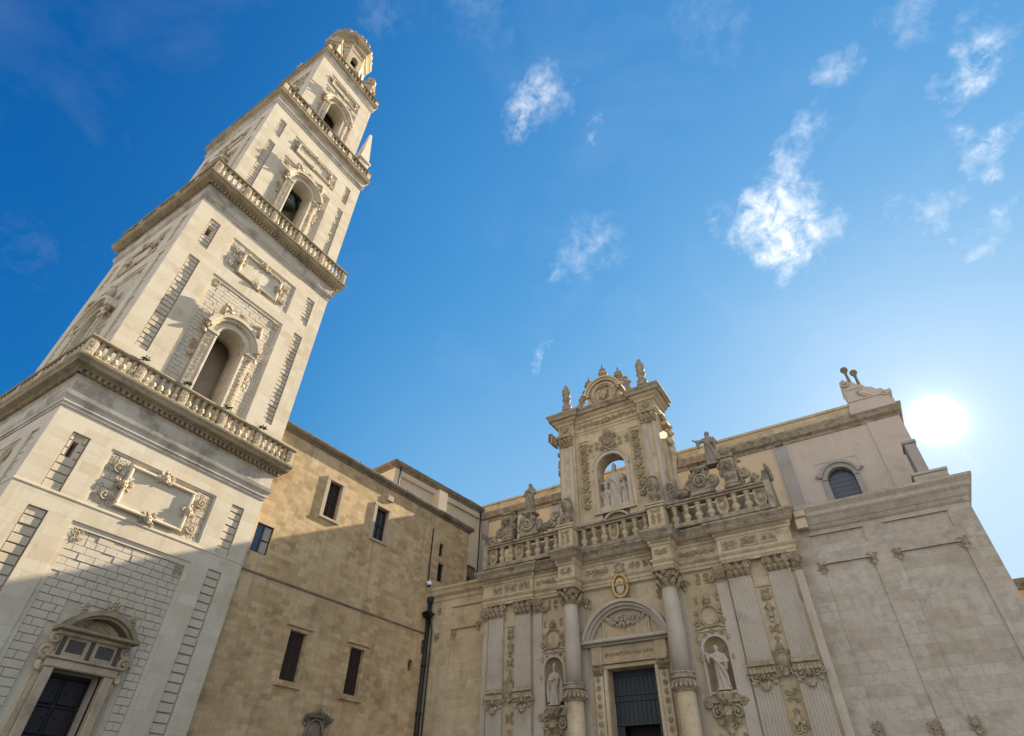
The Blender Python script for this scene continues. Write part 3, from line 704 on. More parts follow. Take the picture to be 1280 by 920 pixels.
# octagonal lantern
OY = 13.3; Z0 = 69.8
def octo(ap): r = ap / cos(pi / 8); return [(CX + r * cos(-a), OY + r * sin(-a)) for a in [pi / 8 + i * pi / 4 for i in range(8)]]
m = M(); wv = []
for i in range(8):
    a = i * pi / 4; T = lambda u, v, n, a=a: (CX + (2.55 + n) * cos(a) - u * sin(a), OY + (2.55 + n) * sin(a) + u * cos(a), v)
    m.T = T; hw = 2.55 * math.tan(pi / 8)
    m.relief(-hw, hw, Z0, 79.8, [(-.46, .46, 74.9, 77.16, None), (-hw + .15, hw - .15, 77.9, 78.3, -.1), (-hw + .15, hw - .15, 78.6, 79.3, -.1)]); m.arch(0, .46, 76.7, 74.9, 0, -.6)
m.T = WT; oc = build(m, 'lantern_wall', 'tower_carved', TW)
m = M()
for i in range(8):
    a = i * pi / 4; m.T = lambda u, v, n, a=a: (CX + (1.72 + n) * cos(a) - u * sin(a), OY + (1.72 + n) * sin(a) + u * cos(a), v); m.quad((-.72, Z0, 0), (.72, Z0, 0), (.72, 79, 0), (-.72, 79, 0))
build(m, 'inner_wall', 'shade', oc)
m = M(); m.sweep(octo(2.55), [(0, 79.5), (.08, 79.55), (.12, 79.8), (.05, 79.85), (.05, 80.5), (.16, 80.7), (.3, 80.95), (.42, 81.1), (.46, 81.4), (.52, 81.6), (-1.5, 81.7)], True); build(m, 'lantern_cornice', 'tower_dark', oc)
m = M(seed=4); m.sweep(octo(2.85), [(0, 81.6), (.08, 81.6), (.08, 81.85), (0, 81.9), (0, 82.2), (-.2, 82.25), (-.2, 81.6)], True); lp = oc; build(m, 'lantern_parapet', 'tower_carved', oc); m = M(seed=4)
for i in range(8):
    a = i * pi / 4
    for k in (-.6, 0, .6):
        u = k * 1.1; x, y = CX + 2.75 * cos(a) - u * sin(a), OY + 2.75 * sin(a) + u * cos(a)
        m.cut(); m.lathe(x, 82.2, y, urn_prof(1.0 if k == 0 else .7, .26), 8)
build(m, 'urn', 'tower_carved', lp)
m = M(); m.lathe(CX, 81.6, OY, [(2.2, 0), (2.1, .5), (1.8, 1.0), (1.3, 1.4), (.7, 1.7), (.2, 1.8), (.15, 1.95), (.02, 2.1)], 16); build(m, 'lantern_dome', 'tower', oc)
m = M(seed=9)
for i in range(4):
    a = pi / 4 + i * pi / 2; m.T = lambda u, v, n, a=a: (CX + (3.9 + n) * cos(a) - u * sin(a), OY + (3.9 + n) * sin(a) + u * cos(a), v)
    m.cut(); m.box(-.6, .6, Z0, 73.9, -1.3, .7, .05); m.box(-.72, .72, 73.9, 74.2, -1.4, .85, .05); m.curl(0, 75.1, -.2, .7, 0, 1.5, 1, .26); m.curl(0, 75.1, .3, .7, pi, 1.5, 1, .26); m.leaf(0, 74.2, .4, pi / 2, 1.6, .5, .3); m.mask(0, 72.8, .7, .42); m.leaf(0, 72.2, .7, -pi / 2, 1.2, .3, .3)
build(m, 'scroll_pedestal', 'tower_carved', oc)

# bell hanging in the third storey
m = M(); bx, by = CX + 4.1, 12.75
m.lathe(bx, 43.0, by, [(.72, 0), (.7, .1), (.55, .35), (.45, .7), (.4, 1.0), (.3, 1.2), (.1, 1.28)], 18); m.tube([(bx, 44.2, by), (bx, 44.75, by)], .08); m.tube([(bx, 43.4, by), (bx, 42.85, by)], [.04, .1])
bo = build(m, 'bell', 'bronze', None, (bx, by, 42.85), None); tag(bo, 'green bronze bell hanging in the third storey arch of the bell tower', 'bell')
m = M(); m.box(bx - .12, bx + .12, 44.7, 44.95, by - 1.0, by + 1.0); build(m, 'bell_beam', 'iron', bo, (bx, by, 42.85))

# tufts of weed along the lower tower balustrade
def tuft(pos, r, mat, seed, droop=0.0, nl=60):
    m = M(seed=seed)
    for _ in range(nl):
        a = m.r.uniform(0, 2 * pi); e = m.r.uniform(-.2, 1); d = Vector((cos(a), sin(a), e - droop)).normalized(); L = r * m.r.uniform(.5, 1.1); w = r * .16
        p = Vector(pos) + d * r * m.r.uniform(0, .5); q = p + d * L * .55; s_ = d.cross(Vector((m.r.uniform(-1, 1), m.r.uniform(-1, 1), .4))).normalized() * w
        m.add([tuple((p.x, p.z, p.y)), ((p + d * L * .25 + s_).x, (p + d * L * .25 + s_).z, (p + d * L * .25 + s_).y), (q.x, q.z, q.y), ((p + d * L * .25 - s_).x, (p + d * L * .25 - s_).z, (p + d * L * .25 - s_).y)], [(0, 1, 2, 3)])
    return build(m, 'weed_tuft', mat, None, pos)
for i, (y, lab) in enumerate(((8.55, 'green weed tuft on the lower tower balustrade near its left corner'), (11.05, 'green weed tuft on the lower tower balustrade at the left jamb of the tall arch'), (13.78, 'green weed tuft on the lower tower balustrade at the right jamb of the tall arch'), (16.3, 'green weed tuft on the lower tower balustrade near its right end'))):
    tag(tuft((CX + 6.62, y, 21.1), .3, 'leaf', i), lab, 'plant', 'weeds on the tower balustrade')


# ------------------------------------------------------------------ palace wing
PA = atan2(.0375, 1.0); PD = (sin(PA), cos(PA)); PN = (cos(PA), -sin(PA)); P0 = (-30.55, 18.4)
TP = lambda u, v, n: (P0[0] + u * PD[0] + n * PN[0], P0[1] + u * PD[1] + n * PN[1], v)
PW = thing('palace_wing', 'tan ashlar palace wing with barred windows between tower and church', 'building', TP(10, 0, 0))
WIN = [(4.77, 5.92, 18.32, 20.97), (9.48, 10.72, 18.42, 20.92), (4.64, 5.88, 8.26, 10.88), (9.5, 10.68, 8.26, 10.93), (.44, 1.62, 14.38, 16.15),
       (17.0, 17.62, 19.5, 20.6), (17.05, 17.9, 17.45, 18.95), (14.96, 15.38, 10.5, 11.25), (16.14, 16.55, 11.85, 12.78)]
m = M(TP); m.relief(-.6, 20.85, 0, 22.98, [(*w, None) for w in WIN])
for (a, b, c, d) in WIN:
    for (p, q) in (((a, c), (a, d)), ((a, d), (b, d)), ((b, d), (b, c)), ((b, c), (a, c))): m.quad((*p, 0), (*q, 0), (*q, -.38), (*p, -.38))
m.quad((20.85, 0, 0), (20.85, 22.98, 0), (20.85, 22.98, -14), (20.85, 0, -14)); m.quad((-.6, 22.98, 0), (20.85, 22.98, 0), (20.85, 22.98, -14), (-.6, 22.98, -14)); m.quad((-.6, 0, -14), (20.85, 0, -14), (20.85, 22.98, -14), (-.6, 22.98, -14))
pw = build(m, 'wall', 'palace', PW)
m = M(TP); m.sweep([(-.6, 0), (20.85, 0), (20.85, -5)], [(0, 22.78), (.08, 22.8), (.1, 22.9), (.26, 23.0), (.34, 23.14), (.36, 23.26), (.3, 23.32), (-.4, 23.36)]); build(m, 'cornice', 'dark_trim', PW)
m = M(TP, 2); m.sweep([(.3, 0), (16.9, 0)], [(0, 13.18), (.05, 13.2), (.06, 13.3), (0, 13.33)])
build(m, 'string_course', 'dark_trim', PW)
m = M(TP); m.box(10.3, 10.95, 21.75, 22.2, 0, .14, .03); build(m, 'stone_block', 'palace_trim', PW)
for i, (a, b, c, d) in enumerate(WIN):
    m = M(TP)
    if i < 4:
        up = i < 2; e = .3 if up else .2; pj = .1 if up else .025
        m.box(a - e, a, c - .05, d, -.02, pj, .02); m.box(b, b + e, c - .05, d, -.02, pj, .02); m.box(a - e, b + e, d, d + .22, -.02, pj + .003, .02); m.box(a - e, b + e, c - .22, c - .05, -.02, pj + .03, .02)
        if not up: m.box(a - .36, b + .36, d + .22, d + .32, -.02, .14, .02); m.box(a - .3, b + .3, c - .34, c - .22, -.02, .16, .02)
        wo_ = build(m, 'window', 'palace_trim' if up else 'palace', PW)
        g = M(TP); g.box(a - .02, b + .02, c - .02, d + .02, -.36, -.3)
        build(g, 'pane' if up else 'shutter', 'pane' if up else 'shutter', wo_)
        f = M(TP)
        if up:
            for u in (a, (a + b) / 2 - .035, b - .07): f.box(u, u + .07, c, d, -.3, -.22)
            for v in (c, (c * .55 + d * .45), d - .07): f.box(a, b, v, v + .07, -.3, -.225)
            build(f, 'frame', 'shutter', wo_)
        else:
            k = 26
            for j in range(k): v = c + (j + .5) * (d - c) / k; f.box(a + .04, b - .04, v - .03, v + .03, -.3, -.25, .01)
            f.box((a + b) / 2 - .04, (a + b) / 2 + .04, c, d, -.3, -.235); build(f, 'slat', 'shutter', wo_)
    elif i == 4:
        m.box(a - .02, a + .07, c, d, -.2, -.1); m.box(b - .07, b + .02, c, d, -.2, -.1); m.box(a + .07, b - .07, d - .08, d, -.2, -.1); m.box(a + .07, b - .07, c, c + .08, -.2, -.1); mu = a + .55; m.box(mu - .05, mu + .05, c + .08, d - .08, -.2, -.1); m.box(mu + .05, b - .07, c + .8, c + .87, -.2, -.11)
        wo_ = build(m, 'window', 'shutter', PW, None, 'brown framed window with one blue leaf and a white curtain')
        g = M(TP); g.box(a + .07, mu - .05, c + .08, d - .08, -.18, -.15); build(g, 'blue_leaf', 'bluepane', wo_); g = M(TP); g.box(mu + .05, b - .07, c + .08, d - .08, -.18, -.15); build(g, 'curtain', 'curtain', wo_)
    else:
        m.box(a, b, c, d, -.38, -.33); wo_ = build(m, 'small_opening', 'pane', PW)
        if i in (5, 6):
            g = M(TP); g.box(a - .04, a + .04, c, d, -.3, -.2); g.box(b - .12, b + .04, c, d, -.1, .03, .01); build(g, 'frame', 'palace_trim', wo_)
# coat of arms
m = M(TP, 11); m.cartouche(7.8, 5.9, .05, .62, .75)
for k in range(9): m.leaf(7.8 + (k - 4) * .19, 6.55 + .06 * (4 - abs(k - 4)), .1, pi / 2 + (4 - k) * .22, .42, .12, .25)
m.box(7.0, 8.6, 6.72, 6.86, 0, .3, .04); build(m, 'coat_of_arms', 'dark_trim', PW)
# hatch and railing at the gap between palace and nave
m = M(TP); m.box(20.9, 23.4, 16.7, 20.2, -.9, -.6); m.box(20.9, 22.6, 20.2, 20.32, -1.0, -.45, .02); so_ = build(m, 'link_wall', 'dark_trim', PW)
m = M(TP); m.box(21.1, 22.1, 17.4, 19.3, -.6, -.57); build(m, 'opening', 'pane', so_)

# downpipe on the palace, downpipe in the corner, camera, caper bush
m = M(TP); m.tube([(15.95, 21.5, .06), (16.0, 17.0, .06), (16.0, 16.75, .1)], .05, 8); o = build(m, 'rain_pipe', 'iron', None, TP(15.95, 16.75, .06)); tag(o, 'thin dark rain pipe on the palace wall below its cornice', 'pipe')
o = thing('rain_pipe', 'thick black rain pipe in the corner where palace and church meet', 'pipe', (-29.72, 34.7, 0))
m = M(); m.tube([(-29.72, .0, 34.72), (-29.72, 15.6, 34.72)], .15, 10)
m.tube([(-29.38, .0, 34.85), (-29.38, 13.5, 34.85), (-29.6, 14.2, 34.8)], .05, 8)  # thin dark tube drawn in place of the shadow band beside the pipe
build(m, 'pipe', 'iron', o)
m = M(); m.lathe(-29.72, 15.4, 34.72, [(.15, 0), (.22, .15), (.25, .45), (.23, .5)], 10); build(m, 'hopper', 'iron', o)
m = M()
for z in (2, 5, 8, 11, 14): m.lathe(-29.72, z, 34.72, [(.21, 0), (.21, .1)], 10)
build(m, 'clamp', 'iron', o)
tag(tuft((-29.62, 34.45, 14.75), .62, 'darkleaf', 77, 1.3, 320), 'dark green bush growing from the hopper of the corner rain pipe', 'plant')
P = TP(15.75, 16.72, .45); o = thing('security_camera', 'white dome security camera on the palace wall above the corner rain pipe', 'camera', P)
m = M(); m.lathe(P[0], P[2] - .12, P[1], [(.1, 0), (.2, .06), (.22, .2), (.12, .32), (.05, .38)], 12); build(m, 'housing', 'plastic', o)
m = M(); m.blob(P[0], P[2] - .12, P[1], .15, .14, .15, 10, 6); build(m, 'dome', 'pane', o)
Q = TP(15.75, 16.95, 0); m = M(); m.tube([(P[0], P[2] + .2, P[1]), (Q[0], Q[2], Q[1])], .04); build(m, 'arm', 'plastic', o)

# ------------------------------------------------------------------ cream block above the palace
CA = atan2(1.25, 12.5); CD = (sin(CA), cos(CA)); CN = (cos(CA), -sin(CA)); C0 = (-33.05, 31.5)
TC = lambda u, v, n: (C0[0] + u * CD[0] + n * CN[0], C0[1] + u * CD[1] + n * CN[1], v)
CB = thing('upper_block', 'cream plastered block rising behind the palace roof beside the nave', 'building', TC(6, 0, -3))
m = M(TC); m.relief(.3, 12.55, 0, 27.2, [(1.15, 5.45, 23, 26.55, -.22), (6.85, 12.1, 21.5, 26.55, -.22)]); m.quad((.3, 0, 0), (.3, 27.2, 0), (.3, 27.2, -9), (.3, 0, -9)); m.quad((.3, 27.2, 0), (12.55, 27.2, 0), (12.55, 27.2, -9), (.3, 27.2, -9))
build(m, 'wall', 'cream', CB)
m = M(TC); m.sweep([(.3, -9), (.3, 0), (12.4, 0)], [(0, 27.05), (.06, 27.1), (.1, 27.25), (.28, 27.4), (.34, 27.55), (.36, 27.68), (-.4, 27.74)]); build(m, 'cornice', 'dark_trim', CB)
m = M(TC); m.box(5.6, 6.7, 20, 26.9, 0, .55); build(m, 'pilaster', 'cream', CB)
m = M(TC); m.box(11.0, 12.0, 27.6, 28.2, -1.6, -.6, .03); m.box(10.9, 12.1, 28.2, 28.38, -1.7, -.5, .03); build(m, 'chimney', 'dark_trim', CB)
m = M(TC); m.tube([(.85, 27.3, .1), (.85, 20, .1)], .06, 8); m.cut(); m.tube([(12.1, 27.2, .1), (12.1, 17, .1)], .07, 8); build(m, 'rain_pipe', 'iron', CB)

# ------------------------------------------------------------------ nave
TN = lambda u, v, n: (u, 44.0 - n, v)
NV = thing('church_nave', 'high ochre plastered church nave with grey pilasters and arched window', 'building', (-13, 44, 0))
WX = .74
PIL = [(-31.75, -31.0), (-23.6, -22.75), (-13.2, -12.35), (-3.02, -2.15), (3.75, 5.95)]
m = M(TN); m.relief(-31.75, 5.95, 0, 27.3, [(WX - .9, WX + .9, 20.4, 23.22, None)]); m.arch(WX, .9, 22.32, 20.4, 0, -.5)
m.quad((5.95, 0, 0), (5.95, 27.3, 0), (5.95, 27.3, -13), (5.95, 0, -13)); m.quad((-31.75, 0, 0), (-31.75, 27.3, 0), (-31.75, 27.3, -13), (-31.75, 0, -13)); m.quad((-31.75, 0, -13), (5.95, 0, -13), (5.95, 27.3, -13), (-31.75, 27.3, -13))
m.quad((-31.75, 27.3, 0), (5.95, 27.3, 0), (5.95, 27.3, -13), (-31.75, 27.3, -13))
nw = build(m, 'wall', 'ochre_pale', NV)
m = M(TN)
for i, (a, b) in enumerate(zip(PIL, PIL[1:])):
    lo, hi = a[1] + .28, b[0] - .28
    if i == 3: q = M(TN); q.relief(lo, hi, 16.5, 25.85, [(WX - 1.5, WX + 1.5, 16.5, 23.8, None)], .03); build(q, 'plaster_panel', 'ochre_pale', NV); continue
    m.cut()
    m.box(lo, hi, 16.5, 25.85, -.05, .03)
build(m, 'plaster_panel', 'ochre', NV)
m = M(TN)
for i, (a, b) in enumerate(PIL[:4]): m.cut(); m.box(a, b, 16.4, 26.32, -.1, .14)
build(m, 'pilaster', 'nave_grey', NV); m = M(TN); m.box(3.75, 5.95, 16.4, 26.32, -.1, .06); build(m, 'pilaster', 'ochre_pale', NV)
m = M(TN); m.sweep([(-31.75, 0), (5.95, 0), (5.95, -13)], [(0, 26.1), (.06, 26.12), (.08, 26.35), (.3, 26.5), (.36, 26.72), (.44, 26.95), (.44, 27.08), (.1, 27.12)]); nc = build(m, 'cornice', 'facade_dark', NV)
m = M(TN); m.sweep([(-31.75, 0), (5.95, 0), (5.95, -13)], [(0, 27.1), (.1, 27.1), (.09, 27.85), (.18, 27.88), (.18, 28.08), (-.5, 28.12)]); build(m, 'parapet', 'facade', NV)
m = M(TN)
for (a, b) in PIL[1:4]: m.cut(); m.box(a + .1, b - .1, 26.05, 26.4, 0, .3, .03)
build(m, 'corbel', 'dark_trim', nc)
m = M(TN)
for u in (-9.15, -27.6): m.cut(); m.tube([(u, 27.0, .25), (u, 26.0, .12), (u, 16.5, .12)], .09, 8)
build(m, 'rain_pipe', 'iron', NV)
m = M(TN, 3)
for s in (-1, 1): a, b = sorted((WX + s * .9, WX + s * 1.3)); m.box(a, b, 20.2, 22.4, -.3, .1, .02)
m.arch_ring(WX, 22.32, .9, 1.22, -.3, .1); m.arch_ring(WX, 22.32, 1.22, 1.42, -.3, .22, radians(12), radians(168))
for s in (-1, 1): m.curl(WX + s * 1.5, 22.75, .05, .17, 0, 1.2, s)
m.box(WX - 1.35, WX + 1.35, 20.1, 20.4, -.3, .22, .03); wn_ = build(m, 'window', 'nave_grey', NV)
g = M(TN); g.box(WX - .92, WX + .92, 20.38, 23.3, -.45, -.4); build(g, 'pane', 'glass', wn_)
g = M(TN)
for k in range(1, 5): g.box(WX - .9 + k * .36 - .012, WX - .9 + k * .36 + .012, 20.4, 23.2, -.4, -.375)
for k in range(1, 8): g.box(WX - .9, WX + .9, 20.4 + k * .36 - .012, 20.4 + k * .36 + .012, -.4, -.378)
build(g, 'leading', 'lead', wn_)
# scrolled end of the west gable with its two ball finials
m = M(TN, 5); m.prism([(3.05, 27.3), (3.3, 28.6), (3.25, 29.5), (3.15, 29.7), (3.2, 30.15), (3.55, 30.3), (3.75, 30.0), (4.1, 29.85), (4.35, 29.5), (4.6, 29.45), (4.8, 29.1), (5.15, 29.0), (5.35, 28.7), (5.7, 28.65), (5.8, 28.4), (6.2, 28.45), (6.25, 28.25), (5.95, 28.05), (5.95, 27.3)], -1.6, .25)
m.curl(3.55, 29.85, .25, .34, pi / 2, 1.5, 1, .1); m.curl(5.75, 28.2, .25, .25, 0, 1.4, -1, .08); m.box(3.0, 6.1, 26.9, 27.4, -1.7, .5, .04); m.box(3.2, 6.0, 28.1, 28.22, -1.65, .33, .02); m.box(3.35, 4.6, 29.2, 29.3, -1.65, .31, .02); m.leaf(4.9, 28.3, .25, pi - .6, 1.1, .22, .15); m.curl(4.3, 28.8, .25, .28, 0, 1.4, 1, .08)
go = build(m, 'gable_scroll', 'ochre_pale', NV)
for (u, z0, z1) in ((3.98, 29.7, 31.95), (4.52, 29.2, 31.45)):
    m = M(TN); m.lathe(u, z0, -.5, [(.3, 0), (.16, .3), (.09, z1 - z0 - .75), (.14, z1 - z0 - .68), (.08, z1 - z0 - .6), (.18, z1 - z0 - .52), (.27, z1 - z0 - .38), (.29, z1 - z0 - .27), (.24, z1 - z0 - .12), (.12, z1 - z0 - .03), (.02, z1 - z0)], 12); build(m, 'ball_finial', 'dark_trim', go)
m = M(TN); m.box(4.95, 5.6, 16, 22.15, 1.8, 3.2, .04); m.box(4.88, 5.67, 22.15, 22.35, 1.7, 3.3, .03); build(m, 'buttress', 'nave_grey', NV)

# ------------------------------------------------------------------ aisle walls left and right of the portal
TA = lambda u, v, n: (u, 35.0 - n, v)
def aisle(root, x0, x1, top, panels, uppers, orn, extra=None):
    m = M(TA); R = [(a, b, .6, c, -.07) for a, b, c in panels] + [(a, b, c, d, -.06) for a, b, c, d in uppers]
    m.relief(x0, x1, 0, top, R)
    for x in (x0, x1): m.quad((x, 0, 0), (x, top, 0), (x, top, -9), (x, 0, -9))
    m.quad((x0, top, 0), (x1, top, 0), (x1, top, -9), (x0, top, -9))
    build(m, 'wall', 'aisle' if root['category'] == 'wall' else 'facade', root)
    for (u, v, s) in orn:
        m = M(TA, int(u * 7 + v)); m.scroll_fill(u - s, u + s, v - s, v + s, 0, size=s * .62); m.leaf(u, v - s * .5, 0, -pi / 2, s * 1.1, s * .3, s * .4); m.flower(u, v, .03, s * .45); build(m, 'corner_carving', 'facade_carved', root)
    m = M(TA)
    for a, b, c in panels:
        m.cut()
        m.box(a - .1, b + .1, c, c + .08, -.05, .045, .015)
    for a, b, c, d in uppers: m.cut(); m.box(a - .1, b + .1, d, d + .08, -.05, .05, .02)
    build(m, 'panel_moulding', 'aisle' if root['category'] == 'wall' else 'facade', root)
LA = thing('church_aisle', 'plain panelled bay in the corner left of the portal', 'bay', (-27.3, 35, 0))
aisle(LA, -30.1, -24.0, 15.9, [(-27.65, -25.0, 13.3)], [(-27.65, -24.7, 13.95, 14.9)], [(-28.9, 14.85, .22), (-28.95, 13.0, .26), (-27.35, 13.05, .24), (-25.15, 13.35, .26)])
m = M(TA); m.sweep([(-30.1, 0), (-24.2, 0)], [(0, 15.5), (.06, 15.55), (.08, 15.8), (.28, 15.98), (.34, 16.2), (.45, 16.35), (.45, 16.5), (-.3, 16.62)]); build(m, 'cornice', 'facade', LA)
RA = thing('church_aisle', 'broad grey stained wall of sunk panels right of the portal', 'wall', (1.5, 35, 0))
aisle(RA, -3.1, 5.72, 15.85, [(-1.95, .55, 13.42), (1.72, 4.65, 13.42)], [(-2.1, .62, 14.25, 15.08), (1.66, 4.62, 14.25, 15.08)],
      [(-1.98, 13.3, .27), (.55, 13.4, .27), (1.75, 13.4, .27), (4.68, 13.4, .27), (-1.96, 5.75, .3), (.31, 5.7, .3), (1.84, 5.75, .3), (4.6, 5.75, .3)])
m = M(TA); m.sweep([(-3.2, 0), (5.72, 0), (5.72, -9)], [(0, 15.35), (.06, 15.38), (.08, 15.62), (.16, 15.7), (.3, 15.95), (.42, 16.1), (.45, 16.3), (.62, 16.5), (.64, 16.64), (-.3, 16.72)])
k = 58
for i in range(k): u = -2.4 + i * 8.0 / k; m.box(u, u + .07, 15.42, 15.6, .05, .13)
rc = build(m, 'cornice', 'aisle', RA)
m = M(TA); m.box(-2.55, -1.95, 15.4, 16.05, .1, .62, .04); m.box(-2.5, -1.9, 16.05, 16.45, .1, .75, .04); build(m, 'cornice_block', 'facade', rc)
m = M(TA); m.box(3.95, 5.55, 16.66, 17.3, -1.4, -.05, .03); m.box(3.9, 5.6, 17.3, 17.45, -1.45, .02, .02); build(m, 'parapet_block', 'aisle', RA)
m = M(TA); m.box(5.2, 5.72, 0, 1.0, -.05, .2); m.box(-3.0, 5.72, 0, .9, -.05, .18, .03); build(m, 'plinth', 'aisle', RA)

# ------------------------------------------------------------------ portal facade
X0 = -13.65
TF = lambda u, v, n: (X0 + u, 34.6 - n, v)
PF = thing('portal_facade', 'richly carved stone church portal with columns, niches, balustrade and arched shrine on top', 'facade', (X0, 34.6, 0))
NU = 5.14; NHW = .66
m = M(TF); m.relief(-10.7, 10.7, 0, 16.2, [(-1.5, 1.5, 0, 9.38, None)] + [(s * NU - NHW, s * NU + NHW, 7.72, 10.42, None) for s in (-1, 1)] + [(-2.6, 2.6, 13.28, 14.1, -.06), (4.0, 5.8, 13.3, 14.1, -.04), (-5.8, -4.0, 13.3, 14.1, -.04)])
for s in (-1, 1): m.quad((s * 10.7, 0, 0), (s * 10.7, 16.2, 0), (s * 10.7, 16.2, -.5), (s * 10.7, 0, -.5))
for s in (-1, 1): m.arch(s * NU, NHW, 9.76, 7.72, 0, -.05)
for (p, q) in (((-1.5, 0), (-1.5, 9.38)), ((-1.5, 9.38), (1.5, 9.38)), ((1.5, 9.38), (1.5, 0))): m.quad((*p, -.502), (*q, -.502), (*q, -.9), (*p, -.9))
fw = build(m, 'wall', 'facade', PF)
# niches: half cylinders with a shell vault
for s in (-1, 1):
    m = M(TF); k = 12; P = []; F = []
    zs = [7.72 + i * (9.76 - 7.72) / 3 for i in range(4)]
    for z in zs: P += [(s * NU - NHW * cos(pi * i / k), z, -.05 - .62 * sin(pi * i / k)) for i in range(k + 1)]
    for j in range(1, 7): e = j * pi / 12; P += [(s * NU - NHW * cos(e) * cos(pi * i / k), 9.76 + NHW * sin(e), -.05 - .62 * cos(e) * sin(pi * i / k)) for i in range(k + 1)]
    for r in range(9): F += [(r * (k + 1) + i, r * (k + 1) + i + 1, (r + 1) * (k + 1) + i + 1, (r + 1) * (k + 1) + i) for i in range(k)]
    m.add(P, F, True); m.box(s * NU - NHW, s * NU + NHW, 7.6, 7.73, -.65, .1)
    no = build(m, 'niche', 'facade', PF)
    f = M(TF, 3)
    for d in (-1, 1): a, b = sorted((s * NU + d * (NHW + .012), s * NU + d * (NHW + .17))); f.box(a, b, 7.5, 9.76, -.05, .09, .02); a, b = sorted((s * NU + d * (NHW + .22), s * NU + d * (NHW + .3))); f.box(a, b, 7.5, 10.2, -.02, .05, .01)
    f.arch_ring(s * NU, 9.76, NHW + .012, NHW + .17, -.05, .09); f.box(s * NU - 1.0, s * NU + 1.0, 10.72, 10.8, -.02, .08, .015)
    build(f, 'niche_frame', 'facade_pale', no)
    c = M(TF, 4)                                     # console under the statue
    c.lathe(s * NU, 6.95, .05, [(.1, 0), (.25, .1), (.42, .3), (.38, .42), (.5, .6), (.52, .68)], 14); c.box(s * NU - .95, s * NU + .95, 7.18, 7.34, -.02, .16, .03)
    for d in (-1, 1):
        c.curl(s * NU + d * .92, 7.2, .08, .22, 0, 1.6, d, .07); c.curl(s * NU + d * .5, 6.75, .05, .3, pi / 2, 1.4, -d, .09); c.leaf(s * NU + d * .3, 6.6, .05, -pi / 2 + d * .5, .55, .14, .2); c.curl(s * NU + d * .2, 6.2, .03, .2, pi / 2, 1.3, d, .07)
    c.leaf(s * NU, 7.1, .25, -pi / 2, .7, .25, .3); c.leaf(s * NU, 6.4, .1, -pi / 2, .8, .18, .2); c.flower(s * NU, 7.42, .5, .24); c.mask(s * NU, 7.2, .35, .2)
    for d in (-1, 1): c.scroll_fill(s * NU + d * .62 - .22, s * NU + d * .62 + .22, 5.3, 5.85, 0, size=.17)
    build(c, 'console', 'facade_carved', no)
    c = M(TF, 6)                                     # medallion and scrolls above the niche
    kk = 28; c.tube([(s * NU + .56 * cos(2 * pi * i / kk), 11.55 + .58 * sin(2 * pi * i / kk), .06) for i in range(kk + 1)], .06, 6); c.tube([(s * NU + .47 * cos(2 * pi * i / kk), 11.55 + .49 * sin(2 * pi * i / kk), .03) for i in range(kk + 1)], .03, 6)
    for d in (-1, 1):
        c.curl(s * NU + d * .78, 11.25, .02, .2, pi / 2, 1.4, d, .07); c.curl(s * NU + d * .72, 11.75, .02, .15, 0, 1.3, -d, .05); c.tube([(s * NU + d * .1, 10.95, .05), (s * NU + d * .4, 11.0, .08), (s * NU + d * .7, 10.85, .07), (s * NU + d * .95, 10.86, .05)], .05)
        c.cut(); c.scroll_fill(s * NU + d * .62 - .2, s * NU + d * .62 + .2, 12.25, 12.75, 0, size=.17); c.cut(); c.leaf(s * NU + d * .85, 10.6, .02, -pi / 2, .45, .1, .1); c.leaf(s * NU + d * .88, 9.6, .02, -pi / 2, .5, .09, .1); c.blob(s * NU + d * .84, 10.15, .03, .07, .12, .07)
        c.cut(); c.curl(s * NU + d * .45, 10.55, .03, .14, 0, 1.2, d, .05)
    c.cut(); c.mask(s * NU, 12.3, .05, .2); c.leaf(s * NU, 12.4, .05, pi / 2, .35, .16, .1); c.cut(); c.flower(s * NU, 10.72, .08, .16)
    build(c, 'niche_carving', 'facade_carved', no)
    g = M(TF, 12); g.scroll_fill(s * NU - .5, s * NU, 13.35, 14.0, -.03, size=.22); g.cut(); g.scroll_fill(s * NU, s * NU + .5, 13.35, 14.0, -.03, size=.22); build(g, 'frieze_carving', 'facade_carved', no)
